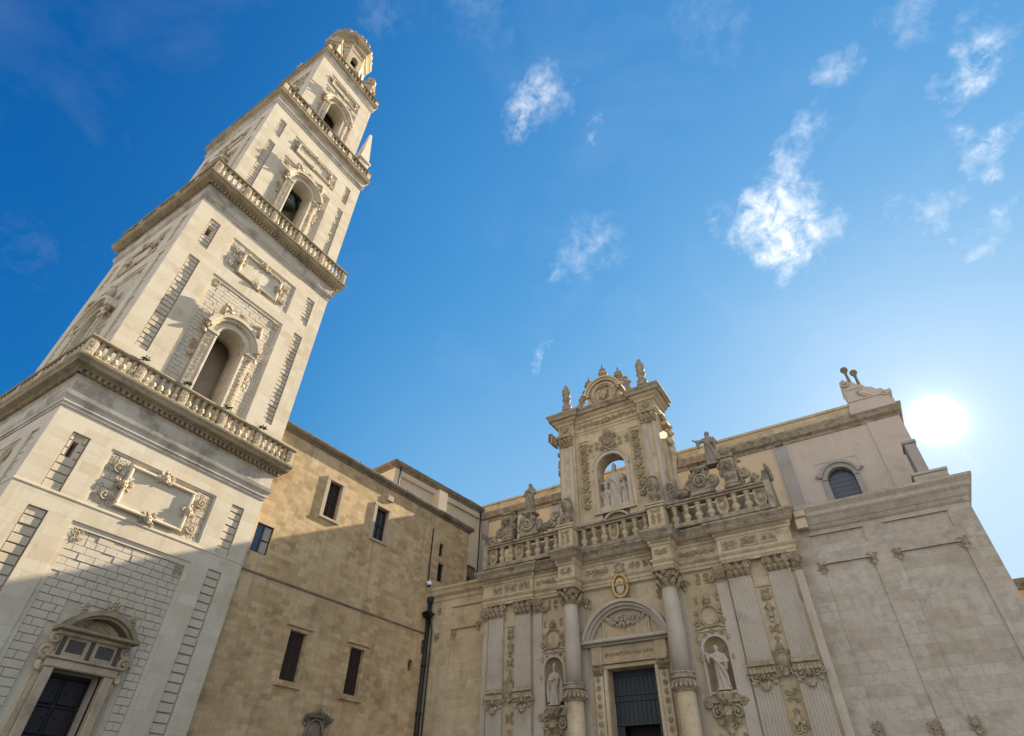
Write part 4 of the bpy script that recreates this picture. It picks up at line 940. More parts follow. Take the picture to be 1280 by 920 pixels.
# paired fluted pilasters
PA_, PB = (6.65, 8.05), (8.86, 10.2)
for s in (-1, 1):
    for j, (a, b) in enumerate((PA_, PB)):
        a, b = sorted((s * a, s * b)); c = (a + b) / 2
        m = M(TF); m.strip(a + .08, b - .08, 8.9, 13.32, 0, .27, 8); m.strip(a + .08, b - .08, 1.2, 8.1, 0, .24, 7); m.box(a - .05, b + .05, 0, 1.2, 0, .36, .04); m.box(a + .08, b - .08, 8.1, 8.9, 0, .24)
        po = build(m, 'pilaster', 'facade_pale', PF)
        m = M(TF, 7); m.capital(c, 13.32, b - a - .1, .95, .02, .36); build(m, 'capital', 'facade_carved', po)
        m = M(TF, 8); m.bracket(c, 8.9, b - a, 1.45, .22); build(m, 'carved_band', 'facade_carved', po)
    a, b = sorted((s * 5.92, s * 6.6)); m = M(TF); m.box(a, b, 0, 13.3, -.02, .1, .02); po = build(m, 'pilaster', 'facade_pale', PF)
    m = M(TF, 9); m.capital((a + b) / 2, 13.32, .6, .9, 0, .24); m.curl(s * 5.75, 13.5, .05, .22, 0, 1.4, s, .08); build(m, 'capital', 'facade_carved', po)
    a, b = sorted((s * 10.28, s * 10.7)); m = M(TF); m.box(a, b, 0, 13.3, -.02, .1, .02); po = build(m, 'pilaster', 'facade_pale', PF)
    m = M(TF, 9); m.capital((a + b) / 2, 13.32, .5, .85, 0, .26); m.mask(s * 10.62, 13.7, .25, .25); build(m, 'capital', 'facade_carved', po)
    # candelabra relief between the pilasters
    m = M(TF, 31); u = s * 8.45
    m.box(u - .33, u + .33, 12.65, 12.72, 0, .06); m.scroll_fill(u - .3, u + .3, 12.2, 12.62, 0, size=.15); m.leaf(u, 11.9, 0, pi / 2, .5, .2, .12); m.cut()
    for d in (-1, 1): m.curl(u + d * .17, 12.0, 0, .13, 0, 1.3, d); m.curl(u + d * .14, 11.5, 0, .13, 0, 1.3, -d)
    m.blob(u, 11.55, .03, .14, .3, .1); m.leaf(u, 11.4, 0, -pi / 2, .45, .15, .12); m.leaf(u, 11.05, .0, -pi / 2, .35, .12, .1); m.cut()
    for d in (-1, 1): m.curl(u + d * .16, 10.55, 0, .13, 0, 1.3, d); m.curl(u + d * .16, 10.3, 0, .12, 0, 1.3, -d)
    m.flower(u, 10.42, .02, .14); m.cut()
    for d in (-1, 1): m.leaf(u + d * .05, 9.75, 0, -pi / 2 - d * .5, .35, .09, .1); m.leaf(u + d * .05, 9.85, 0, pi / 2 + d * .4, .3, .09, .1)
    m.blob(u, 9.9, .02, .07, .14, .07); m.cut()
    m.cartouche(u, 8.95, .05, .3, .36); m.leaf(u, 9.35, .03, pi / 2, .35, .14, .1); m.curl(u - .25, 8.45, .08, .16, 0, 1.3, 1); m.curl(u + .25, 8.45, .08, .16, 0, 1.3, -1); m.leaf(u, 8.5, .08, -pi / 2, .45, .15, .12); m.cut()
    for d in (-1, 1): m.curl(u + d * .18, 7.45, .0, .16, 0, 1.3, d); m.curl(u + d * .17, 7.1, 0, .14, 0, 1.3, -d)
    m.flower(u, 7.25, .02, .15); m.cut()
    for d in (-1, 1): m.curl(u + d * .17, 5.85, 0, .2, 0, 1.4, d); m.leaf(u + d * .08, 6.4, 0, -pi / 2 + d * .3, .5, .12, .12)
    m.flower(u, 6.6, .02, .16); m.blob(u, 6.3, .03, .12, .22, .09)
    build(m, 'candelabra_relief', 'facade_carved', PF)
# columns
CU = 3.32; CN_ = .88
for s in (-1, 1):
    u = s * CU; m = M(TF)
    m.lathe(u, 8.62, CN_, [(.5, 0), (.5, 2.0), (.475, 3.4), (.45, 4.5)], 80, True, 20, .045)
    co = build(m, 'column', 'facade_pale', PF)
    m = M(TF); m.lathe(u, 1.3, CN_, [(.6, 0), (.62, .12), (.56, .2), (.6, .3), (.53, .4), (.525, 4), (.51, 6.4)], 32); m.box(u - .75, u + .75, 0, 1.3, CN_ - .85, CN_ + .75, .05); build(m, 'lower_drum', 'facade', co)
    m = M(TF, 15); m.lathe(u, 7.66, CN_, [(.52, 0), (.56, .05), (.58, .15), (.58, .6), (.54, .62)], 28)
    for k in range(16):
        a = 2 * pi * k / 16; T0 = lambda p, q, n, a=a, u=u: TF(u + (.56 + n) * sin(a) + p * cos(a), q, CN_ + (.56 + n) * cos(a) - p * sin(a)); m.T = T0
        m.leaf(0, 8.25, 0, -pi / 2, .5, .1, .16); m.blob(0, 7.85, .03, .09, .09, .08); m.curl(.1, 8.1, .0, .09, 0, 1.2, 1)
    m.T = TF; build(m, 'carved_ring', 'facade_carved', co)
    m = M(TF); m.lathe(u, 8.28, CN_, [(.56, 0), (.64, .02), (.66, .1), (.6, .13), (.6, .24), (.66, .27), (.66, .34), (.52, .36)], 32); build(m, 'band', 'facade_dark', co)
    m = M(TF, 16); m.lathe(u, 13.1, CN_, [(.45, 0), (.5, .05), (.45, .1), (.44, .4), (.5, .75), (.62, .95)], 24)
    for row, (k, z, L, w_) in enumerate(((8, 13.15, .5, .15), (8, 13.42, .5, .15))):
        for i in range(k):
            a = 2 * pi * (i + .5 * row) / k; m.T = lambda p, q, n, a=a, u=u: TF(u + (.45 + n) * sin(a) + p * cos(a), q, CN_ + (.45 + n) * cos(a) - p * sin(a)); m.leaf(0, z, 0, pi / 2, L, w_, .26, 7, .6)
    for i in range(4):
        a = pi / 4 + i * pi / 2; m.T = lambda p, q, n, a=a, u=u: TF(u + (.55 + n) * sin(a) + p * cos(a), q, CN_ + (.55 + n) * cos(a) - p * sin(a))
        m.curl(.1, 13.87, .12, .17, pi / 2, 1.5, 1, .06); m.curl(-.1, 13.87, .12, .17, pi / 2, 1.5, -1, .06)
        a = i * pi / 2; m.T = lambda p, q, n, a=a, u=u: TF(u + (.55 + n) * sin(a) + p * cos(a), q, CN_ + (.55 + n) * cos(a) - p * sin(a)); m.flower(0, 13.95, .1, .14)
    m.T = TF; m.box(u - .72, u + .72, 14.03, 14.18, CN_ - .72, CN_ + .72, .03); build(m, 'capital', 'facade_carved', co)
    # half pilaster behind the column
    m = M(TF, 2); m.box(u - .62, u + .62, 0, 13.2, -.02, .1, .02); po = build(m, 'pilaster', 'facade_pale', PF)
    m = M(TF, 2); m.curl(u - .75, 13.5, .0, .24, 0, 1.4, -1, .08); m.leaf(u - .7, 13.4, 0, -pi / 2, .4, .12, .15); m.cut(); m.curl(u + .75, 13.5, 0, .24, 0, 1.4, 1, .08); m.leaf(u + .7, 13.4, 0, -pi / 2, .4, .12, .15); build(m, 'capital', 'facade_carved', po)
# entablature
def ent_path(e=0.0):
    P = [(-10.72, -.4), (-10.72, .3), (-8.9 + 2.4, .3), (-6.5, .12)]
    P = [(-10.72, -.4), (-10.72, .3), (-6.5, .3), (-6.5, .12), (-3.92, .12), (-3.92, 1.3), (-2.72, 1.3), (-2.72, .12)]
    return P + [(-u, n) for u, n in reversed(P)]
EP = ent_path()
m = M(TF); m.sweep(EP, [(0, 14.18), (0, 14.38), (.04, 14.39), (.04, 14.58), (.1, 14.64), (.16, 14.74), (.16, 14.8), (.0, 14.83), (.0, 15.62), (.05, 15.66), (-.1, 15.68)]); eo = build(m, 'entablature', 'facade', PF)
m = M(TF); m.sweep(EP, [(-.1, 15.64), (.06, 15.66), (.1, 15.8), (.14, 15.82), (.14, 16.0), (.3, 16.06), (.34, 16.1), (-.1, 16.12)]); build(m, 'bed_moulding', 'facade', PF)
m = M(TF); m.sweep(EP, [(-.1, 16.11), (.35, 16.11), (.4, 16.3), (.5, 16.46), (.54, 16.5), (.54, 16.64), (-.2, 16.74)])
for (p, q) in zip(EP, EP[1:]):
    if abs(p[1] - q[1]) > 1e-6: continue
    k = max(2, round(abs(q[0] - p[0]) / .15))
    for i in range(k): u = p[0] + (q[0] - p[0]) * (i + .5) / k; m.box(u - .04, u + .04, 15.83, 15.99, p[1] + .1, p[1] + .21)
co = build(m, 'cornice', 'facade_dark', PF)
m = M(TF, 40)
for s in (-1, 1):
    for (a, b) in ((6.75, 7.7), (7.8, 8.9), (9.0, 9.9)):
        a, b = sorted((s * a, s * b)); m.cut(); m.box(a, b, 14.95, 15.55, .28, .335, .01); m.scroll_fill(a + .12, b - .12, 15.02, 15.48, .335, size=.2, mirror=True)
    a, b = sorted((s * 4.0, s * 6.3)); m.cut(); m.scroll_fill(a, b, 14.98, 15.5, .12, size=.24, mirror=True)
    m.cut(); m.scroll_fill(s * CU - .45, s * CU + .45, 14.98, 15.5, 1.3, size=.24, mirror=True)
m.cut(); m.cartouche(0, 15.2, .13, .26, .22); m.cut(); m.scroll_fill(-2.4, -.7, 14.98, 15.5, .12, size=.24); m.cut(); m.scroll_fill(.7, 2.4, 14.98, 15.5, .12, size=.24)
build(m, 'frieze_carving', 'facade_carved', eo)
# door, surround, segmental pediment
m = M(TF, 17)
for s in (-1, 1):
    a, b = sorted((s * 1.5, s * 1.74)); m.box(a, b, 0, 9.38, -.5, .14, .03)
    a, b = sorted((s * 1.76, s * 2.32)); m.box(a, b, 0, 9.05, -.02, .22, .03); a, b = sorted((s * 1.7, s * 2.4)); m.box(a, b, 9.72, 10.65, -.02, .24, .02)
m.box(-1.74, 1.74, 9.38, 9.62, -.5, .14, .03); m.box(-2.36, 2.36, 9.62, 9.74, -.02, .3, .03); m.box(-1.72, 1.72, 9.74, 10.62, -.02, .1)
do = build(m, 'door_surround', 'facade', PF)
m = M(TF, 18)
for s in (-1, 1):
    m.cut(); m.capital(s * 2.04, 9.02, .56, .62, 0, .3)
    m.cut()
    for k in range(7): m.flower(s * 2.04, 3.0 + k * .9, .22, .16); m.leaf(s * 2.04, 3.25 + k * .9, .2, pi / 2, .4, .1, .08)
m.cut(); m.scroll_fill(-1.55, 1.55, 9.98, 10.32, .1, size=.13); build(m, 'door_carving', 'facade_carved', do)
m = M(TF, 19); R_ = 2.9; zc = 13.12 - R_; a0 = math.asin((10.98 - zc) / R_)
m.box(-2.86, 2.86, 10.64, 10.76, -.02, .36, .02); m.box(-2.92, 2.92, 10.76, 10.96, -.02, .62, .05)
m.arch_ring(0, zc, R_ - .16, R_ + .02, -.02, .64, a0, pi - a0, 30); m.arch_ring(0, zc, R_ - .34, R_ - .16, -.02, .46, a0, pi - a0, 30); m.arch_ring(0, zc, R_ - .5, R_ - .34, -.02, .26, a0 + .05, pi - a0 - .05, 30)
for s in (-1, 1): a, b = sorted((s * 1.45, s * 1.55)); m.box(a, b, 10.96, 12.35, -.02, .14, .02)
build(m, 'door_pediment', 'facade_pale', do)
m = M(TF, 20)
for i in range(90):
    t = m.r.uniform(-1, 1); w_ = .38 * (1 - t * t) ** .6 + .05; m.flower(t * 1.15, 11.95 + .16 * t * t + m.r.uniform(-w_, w_) * .8, .05 + .15 * (1 - t * t) * m.r.random(), m.r.uniform(.07, .12), 5)
for s in (-1, 1): m.leaf(s * 1.1, 12.1, .05, pi / 2 - s * 1.0, .35, .1, .1)
build(m, 'fruit_garland', 'niche', do)
m = M(TF); m.box(-1.5, 1.5, 6.55, 9.4, -.86, -.78)
for i in range(11): u = -1.5 + i * .2727; m.box(u + .01, u + .262, 6.55, 9.38, -.78, -.74, .012)
for z in (6.55, 7.75, 8.05, 9.05): m.box(-1.5, 1.5, z, z + .13, -.74, -.69, .02)
for s in (-1, 1): a, b = sorted((s * 1.05, s * 1.5)); m.box(a, b, 0, 6.55, -.84, -.74, .02)
dd = build(m, 'door', 'green', PF)
m = M(TF); m.quad((-1.05, 0, -1.6), (1.05, 0, -1.6), (1.05, 6.6, -1.6), (-1.05, 6.6, -1.6)); build(m, 'dark_opening', 'shade', dd)
# gilded medallion
TM = lambda u, v, n: TF(u, v, n + .26)
m = M(TM); k = 30
m.tube([(.02 + .5 * cos(2 * pi * i / k), 13.98 + .7 * sin(2 * pi * i / k), .1) for i in range(k + 1)], .095, 8); mo = build(m, 'medallion', 'gold', PF)
m = M(TM); m.blob(.02, 13.98, .02, .48, .68, .06, 20, 8); build(m, 'medallion_field', 'facade_carved', mo)
m = M(TM); m.prism([(-.22, 14.1), (.26, 14.1), (.26, 13.75), (.02, 13.5), (-.22, 13.75)], .05, .12); build(m, 'shield', 'white', mo)
m = M(TM); m.prism([(-.16, 14.12), (.2, 14.12), (.26, 14.3), (.02, 14.5), (-.22, 14.3)], .05, .13); m.box(-.08, .12, 13.8, 14.0, .12, .14); build(m, 'mitre', 'gold', mo)
m = M(TM); 
for d in (-1, 1):
    m.cut()
    for q in range(3): m.blob(.02 + d * .32, 13.95 - q * .17, .1, .06, .07, .05, 6, 4)
build(m, 'tassel', 'teal', mo)
m = M(TM); m.box(-.2, .24, 13.98, 14.06, .12, .145); m.blob(.02, 14.22, .13, .07, .07, .04); build(m, 'red_band', 'red', mo)
m = M(TF, 3)
for s in (-1, 1):
    m.cut(); m.scroll_fill(s * 2.35 - .25, s * 2.35 + .25, 12.9, 13.5, 0, size=.2)
build(m, 'spandrel_carving', 'facade_carved', PF)
# roof of the porch
m = M(TF); m.box(-10.7, 10.7, 16.55, 16.72, -9.5, .2); build(m, 'terrace', 'facade_dark', PF)
# balustrade with pedestals and shield panels
SEC = []
m = M(TF)
for s in (-1, 1):
    a, b = sorted((s * 3.9, s * 10.12)); m.cut(); m.box(a, b, 16.7, 17.02, .22, .82, .03)
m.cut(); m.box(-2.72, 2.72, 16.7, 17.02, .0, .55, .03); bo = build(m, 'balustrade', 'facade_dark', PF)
m = M(TF)
for s in (-1, 1): a, b = sorted((s * 3.9, s * 10.14)); m.cut(); m.box(a, b, 18.2, 18.36, .24, .8, .03); m.box(a, b, 18.36, 18.52, .18, .9, .04)
m.cut(); m.box(-2.72, 2.72, 18.2, 18.36, .02, .53, .03); m.box(-2.72, 2.72, 18.36, 18.52, -.02, .62, .04); build(m, 'handrail', 'facade_dark', bo)
for s in (-1, 1):
    m = M(TF, 44); u = s * CU
    m.box(u - .6, u + .6, 16.72, 17.0, .2, 1.3, .04); m.box(u - .55, u + .55, 17.0, 18.25, .25, 1.2, .02); m.box(u - .63, u + .63, 18.25, 18.42, .2, 1.3, .03); m.box(u - .68, u + .68, 18.42, 18.56, .15, 1.36, .03)
    po = build(m, 'pedestal', 'facade', bo); m = M(TF, 45); m.scroll_fill(u - .4, u + .4, 17.12, 18.12, 1.2, size=.2, mirror=True); build(m, 'carving', 'facade_carved', PF)
def shield(u, n):
    m = M(TF, 47); m.prism([(u - .36, 18.2), (u + .36, 18.2), (u + .36, 17.4), (u + .22, 17.1), (u, 17.0), (u - .22, 17.1), (u - .36, 17.4)], n - .1, n + .1); m.cartouche(u, 17.68, n + .1, .16, .22); m.mask(u, 18.0, n + .1, .14); build(m, 'shield_panel', 'facade_carved', bo)
bp_ = None
def balus(u, n):
    global bp_
    P = TF(u, 17.0, n)
    if bp_ is None:
        m = M(); m.lathe(0, 0, 0, [(r * 1.72, v * 1.2) for r, v in BAL], 16); bp_ = build(m, 'baluster', 'facade', bo, (0, 0, 0)); bp_.location = Vector(P) - PF.location
    else: copy_part(bp_, bo, P)
for s in (-1, 1):
    for i in range(8): (shield if i in (0, 3) else balus)(s * (9.74 - i * .765), .52)
for i in range(7): u = -2.28 + i * .76; (shield if i == 3 else balus)(u, .27)
# ornaments standing on the balustrade rail
for s in (-1, 1):
    m = M(TF, 50); u = s * 8.38
    m.box(u - .5, u + .5, 18.52, 18.75, .2, 1.0, .04); m.box(u - .4, u + .4, 18.75, 20.6, .25, .95, .06); m.box(u - .48, u + .48, 20.6, 20.8, .2, 1.0, .04); m.scroll_fill(u - .36, u + .36, 18.9, 20.5, .95, size=.25, mirror=True)
    for d in (-1, 1): m.curl(u + d * .42, 20.2, .6, .3, 0, 1.3, d, .12); m.leaf(u + d * .45, 19.4, .6, pi / 2, .6, .2, .2)
    m.mask(u, 20.9, .8, .22); m.mask(u, 19.9, .95, .25); build(m, 'carved_pillar', 'facade_dark', PF)
    m = M(TF, 51); u = s * 9.15; m.curl(u, 19.35, .5, .35, pi / 2, 1.4, -s, .15); m.tube([(s * 8.9, 18.55, .55), (s * 9.0, 18.9, .55), (s * 8.85, 19.4, .55)], .13)
    m.cut(); u = s * 9.85; m.curl(u, 18.85, .5, .33, pi / 2, 1.5, s, .15); m.tube([(s * 9.2, 18.6, .55), (s * 9.5, 18.75, .55), (s * 9.8, 19.15, .55)], .12); m.leaf(s * 9.5, 18.65, .6, pi / 2 - s * .6, .5, .16, .2)
    build(m, 'scroll', 'facade_dark', PF)
    m = M(TF, 52); u = s * 6.5                        # pedestal of the crowning statue
    m.box(u - .75, u + .75, 18.52, 18.8, .15, 1.0, .04); m.prism([(u - .7, 18.8), (u + .7, 18.8), (u + .62, 19.4), (u + .4, 20.0), (u + .38, 20.25), (u - .38, 20.25), (u - .4, 20.0), (u - .62, 19.4)], .2, .95); m.box(u - .52, u + .52, 20.25, 20.45, .1, 1.05, .04)
    m.curl(u, 19.35, .95, .48, 0, 1.8, s, .13)
    for d in (-1, 1): m.curl(u + d * .62, 19.3, .55, .42, pi / 2, 1.6, -d, .18); m.leaf(u + d * .4, 20.1, .9, -pi / 2 + d * .4, .6, .15, .2)
    m.mask(u, 20.1, .95, .2); build(m, 'statue_pedestal', 'facade_dark', PF)
    m = M(TF, 53)                                     # long S scroll towards the shrine
    pts = [(s * (5.55 - t * 1.25), 18.75 + .28 * sin(t * 5) + .75 * t * t, .55) for t in [i / 12 for i in range(13)]]; m.tube(pts, [.1 + .13 * sin(pi * i / 12) for i in range(13)], 8)
    m.curl(s * 4.35, 19.75, .42, .36, -pi / 2, 1.5, s, .14); m.curl(s * 5.2, 19.05, .42, .3, pi / 2, 1.4, -s, .13); m.leaf(s * 4.9, 18.9, .7, pi / 2 + s * .6, .6, .2, .25); m.leaf(s * 5.4, 18.7, .7, pi / 2 + s * .3, .4, .2, .25); build(m, 'scroll', 'facade_dark', PF)
    m = M(TF, 54); u = s * 3.3                        # stone vase on the pedestal
    m.lathe(u, 18.56, .72, [(.3, 0), (.32, .1), (.2, .2), (.16, .35), (.3, .6), (.36, .85), (.25, 1.0), (.22, 1.1), (.36, 1.25), (.42, 1.55), (.36, 1.9), (.2, 2.15), (.03, 2.25)], 16)
    for k in range(26): a = m.r.uniform(0, 6.28); z = m.r.uniform(19.75, 20.6); r_ = .38 * (1 - ((z - 20.1) / .75) ** 2) ** .5; m.blob(u + r_ * cos(a), z, .72 + r_ * sin(a), .1, .1, .1, 6, 4)
    for k in range(6): a = k * pi / 3; m.leaf(u + .3 * cos(a), 19.1, .72 + .3 * sin(a), pi / 2, .5, .12, .1)
    build(m, 'vase', 'facade_dark', PF)
m = M(TF)
for s in (-1, 1): a, b = sorted((s * 4.3, s * 10.1)); m.cut(); m.box(a, b, 16.73, 19.2, -2.4, -2.1)
build(m, 'terrace_wall', 'facade_dark', PF)
# stepped end scrolls of the balustrade, reaching back to the aisle roof
for s in (-1, 1):
    m = M(lambda u, v, n, s=s: (X0 + s * (10.14 + n), 34.6 - u, v), 55)
    m.prism([(.85, 16.7), (.85, 18.5), (.4, 19.3), (.0, 19.6), (-.5, 19.2), (-1.0, 18.3), (-1.9, 17.6), (-2.6, 17.2), (-2.6, 16.7)], 0, .35); m.curl(.1, 19.1, .35, .4, pi / 2, 1.5, 1, .13); m.curl(-1.9, 17.35, .35, .35, 0, 1.5, -1, .12); m.mask(.8, 19.3, .3, .25)
    build(m, 'end_scroll', 'facade_dark', PF)

# ------------------------------------------------------------------ arched shrine above the portal
TS = lambda u, v, n: (X0 + u, 35.0 - n, v)
D_ = 2.1; DI = 1.15
m = M(TS); m.relief(-2.85, 2.85, 16.6, 26.6, [(-1.12, 1.12, 19.95, 24.12, None), (-1.05, 1.05, 16.6, 19.42, -.25), (-2.62, -1.72, 19.6, 25.9, -.07), (1.72, 2.62, 19.6, 25.9, -.07)]); m.arch(0, 1.12, 23.0, 19.95, 0, -DI)
m.box(-1.12, 1.12, 19.6, 19.953, -DI, -.02)
for s in (-1, 1):
    a, b = sorted((s * 2.8, s * 4.15)); m.box(a, b, 16.6, 26.6, -D_, .26); m.quad((s * 2.85, 16.6, -DI), (s * 1.12, 16.6, -DI), (s * 1.12, 26.6, -DI), (s * 2.85, 26.6, -DI))
m.arch(0, 1.12, 23.0, 23.0, -DI, -DI); m.quad((-1.12, 24.12, -DI), (1.12, 24.12, -DI), (1.12, 26.6, -DI), (-1.12, 26.6, -DI)); 
sh = build(m, 'shrine', 'facade', PF)
m = M(TS, 5)
for s in (-1, 1):
    a, b = sorted((s * 2.93, s * 4.08)); m.cut(); m.strip(a + .06, b - .06, 18.9, 25.75, .26, .1, 1); m.box(a, b, 18.5, 18.9, .2, .42, .03)
    m.cut(); a, b = sorted((s * 1.14, s * 1.42)); m.box(a, b, 19.5, 23.0, -.05, .1, .03)
m.cut(); m.arch_ring(0, 23.0, 1.14, 1.42, -.05, .1); m.arch_ring(0, 23.0, 1.42, 1.5, -.05, .16); m.cut(); m.arch_ring(0, 18.3, 1.05, 1.2, -.1, .08, .2, pi - .2)
m.box(-1.6, 1.6, 19.42, 19.55, -.05, .15, .02); build(m, 'shrine_moulding', 'facade_pale', sh)
m = M(TS, 6)
for s in (-1, 1):
    m.cut(); m.capital(s * 3.5, 25.75, 1.15, .8, .26, .34); m.cut(); m.box(s * 3.5 - .5, s * 3.5 + .5, 26.95, 27.65, .3, .36, .01); m.flower(s * 3.5, 27.3, .36, .3, 8)
    T0 = m.T; m.T = lambda u, v, n, s=s: (X0 + s * (4.15 + n), 35.0 + u * s, v); m.cut(); m.capital(.95, 25.75, 1.0, .8, 0, .3); m.T = T0
    m.cut()
    for k in range(7): z = 20.35 + k * .8; m.flower(s * 2.17, z, -.05, .3, 7, .6); m.curl(s * 2.17 - .18, z + .4, -.05, .14, 0, 1.2, 1, .05); m.curl(s * 2.17 + .18, z + .4, -.05, .14, 0, 1.2, -1, .05)
    m.cut(); m.scroll_fill(s * 1.25 - .55, s * 1.25 + .55, 24.7, 25.5, 0, size=.26)
m.cut(); m.cartouche(0, 25.2, .05, .5, .52); m.flower(0, 25.2, .15, .35, 8); m.leaf(0, 25.7, .1, pi / 2, .7, .25, .2)
build(m, 'shrine_carving', 'facade_carved', sh)
SP = [(-4.15, -D_), (-4.15, .26), (-2.8, .26), (-2.8, .0), (2.8, 0), (2.8, .26), (4.15, .26), (4.15, -D_)]
m = M(TS); m.sweep(SP, [(0, 26.5), (.05, 26.55), (.06, 26.72), (.14, 26.8), (.14, 26.88), (.02, 26.9), (.02, 27.68), (.1, 27.72), (-.1, 27.74)]); build(m, 'shrine_entablature', 'facade', sh)
m = M(TS); m.sweep(SP, [(-.1, 27.7), (.12, 27.72), (.18, 27.9), (.34, 28.0), (.42, 28.12), (.5, 28.16), (-.1, 28.2)]); build(m, 'bed_moulding', 'facade', sh)
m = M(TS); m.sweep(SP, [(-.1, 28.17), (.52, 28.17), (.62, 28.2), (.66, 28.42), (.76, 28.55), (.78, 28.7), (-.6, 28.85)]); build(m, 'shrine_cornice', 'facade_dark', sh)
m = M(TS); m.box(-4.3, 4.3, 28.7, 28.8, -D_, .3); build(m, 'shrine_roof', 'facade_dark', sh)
m = M(TS, 8); m.scroll_fill(-2.6, 2.6, 26.98, 27.6, .02, size=.3, mirror=True); m.flower(0, 27.3, .05, .28, 8); build(m, 'shrine_frieze', 'facade_carved', sh)
# crowning lunette
m = M(TS, 9); pts = [(1.45 * cos(a), 30.05 + 1.45 * sin(a)) for a in [i * pi / 20 for i in range(21)]]
m.prism([(-2.15, 28.75), (2.15, 28.75), (1.9, 29.2), (1.5, 29.5)] + pts[0:] + [(-1.5, 29.5), (-1.9, 29.2)], -1.0, -.2)
m.arch_ring(0, 30.05, 1.3, 1.52, -1.2, .06, 0, pi, 28); m.arch_ring(0, 30.05, 1.5, 1.66, -1.35, .18, .1, pi - .1, 28)
k = 30
for (r, q) in ((1.0, .1), (.84, .05)): m.tube([(r * cos(2 * pi * i / k), 30.1 + r * sin(2 * pi * i / k), -.1) for i in range(k + 1)], q, 7)
m.box(-2.4, 2.4, 28.7, 28.95, -1.3, .3, .04); lu = build(m, 'lunette', 'facade', sh)
m = M(TS, 10); m.scroll_fill(-.6, .6, 29.45, 30.75, -.2, size=.27, mirror=True); m.prism([(-.35, 30.5), (.35, 30.5), (.35, 29.9), (0, 29.45), (-.35, 29.9)], -.2, .0); m.mask(0, 30.65, 0, .25)
for s in (-1, 1):
    m.cut(); m.curl(s * 2.15, 29.35, -.35, .42, pi / 2, 1.5, -s, .17); m.curl(s * 2.0, 30.5, -.5, .3, 0, 1.5, s, .14); m.leaf(s * 1.95, 29.8, -.4, pi / 2 - s * .5, .7, .2, .25); m.leaf(s * 2.5, 29.1, -.3, pi / 2 - s * .9, .6, .18, .25); m.curl(s * 1.85, 31.15, -.6, .22, 0, 1.4, s, .1)
    m.cut()
    for k in range(5): m.leaf(s * (1.0 + .1 * k), 29.3 + k * .3, -.15, pi / 2 + s * .5, .4, .12, .15)
build(m, 'lunette_carving', 'facade_carved', lu)
for (u, z, h, n) in ((0, 31.75, 1.75, -.5), (-1.38, 31.0, 1.6, -.5), (1.38, 31.0, 1.6, -.5)):
    m = M(TS); m.box(u - .26, u + .26, z - .25, z + .02, n - .26, n + .26, .03); m.lathe(u, z, n, [(r, v) for r, v in urn_prof(h * .8, .42)], 14); m.tube([(u, z + h * .74, n), (u, z + h, n)], .05); m.tube([(u - .1, z + h * .9, n), (u + .1, z + h * .9, n)], .035); build(m, 'cross_urn', 'facade_dark', lu)
for s in (-1, 1):
    m = M(TS); u = s * 3.42; m.box(u - .45, u + .45, 28.72, 29.05, -.55, .4, .04); m.box(u - .36, u + .36, 29.05, 29.3, -.45, .28, .03); m.lathe(u, 29.3, -.1, pin_prof(3.0, .46), 14)
    for i in range(16): a = m.r.uniform(0, 6.28); z = m.r.uniform(31.1, 31.8); m.blob(u + .27 * cos(a), z, -.1 + .27 * sin(a), .1, .14, .1, 6, 4)
    build(m, 'pinnacle', 'facade_dark', sh)
    m = M(TS, 12); u = s * 4.3; m.box(u - .4, u + .4, 28.75, 29.05, -D_ + .1, -D_ + .9, .03); m.curl(u, 29.45, -D_ + .4, .38, pi / 2, 1.4, s, .16); m.lathe(u, 29.0, -D_ + .3, urn_prof(.9, .25), 10); build(m, 'roof_scroll', 'facade_dark', sh)
    # herm bracket on the flank of the shrine
    m = M(lambda u, v, n, s=s: (X0 + s * (4.15 + n), 35.0 - u, v), 13)
    m.prism([(-1.5, 19.0), (-.35, 19.0), (-.35, 24.0), (-.6, 24.5), (-1.3, 24.5), (-1.5, 24)], -.05, .22); m.blob(-.9, 24.2, .35, .4, .5, .34); m.blob(-.9, 24.95, .5, .24, .3, .26); m.blob(-.9, 24.85, .75, .07, .1, .06, 6, 4)
    for d in (-1, 1): m.curl(-.9 + d * .3, 24.9, .3, .22, 0, 1.3, d, .1); m.tube([(-.9 + d * .35, 24.5, .35), (-.9 + d * .55, 24.1, .4), (-.9 + d * .3, 23.8, .5)], .1)
    m.T = lambda u, v, n, s=s: (X0 + s * (4.15 + u), 35.9 + n, v)
    m.tube([(.3, 24.0, 0), (.42, 23.2, 0), (.3, 22.2, 0), (.2, 21.2, 0), (.45, 20.3, 0), (.6, 19.6, 0)], [.28, .25, .2, .2, .26, .3], 9); m.curl(.5, 19.9, .1, .4, 0, 1.5, 1, .16); m.curl(.35, 25.5, .1, .25, 0, 1.5, 1, .12); m.leaf(.35, 23.4, .25, -pi / 2, 1.1, .2, .25); m.box(-.1, .55, 25.6, 25.85, -.5, .5, .03)
    build(m, 'herm_bracket', 'facade', sh)

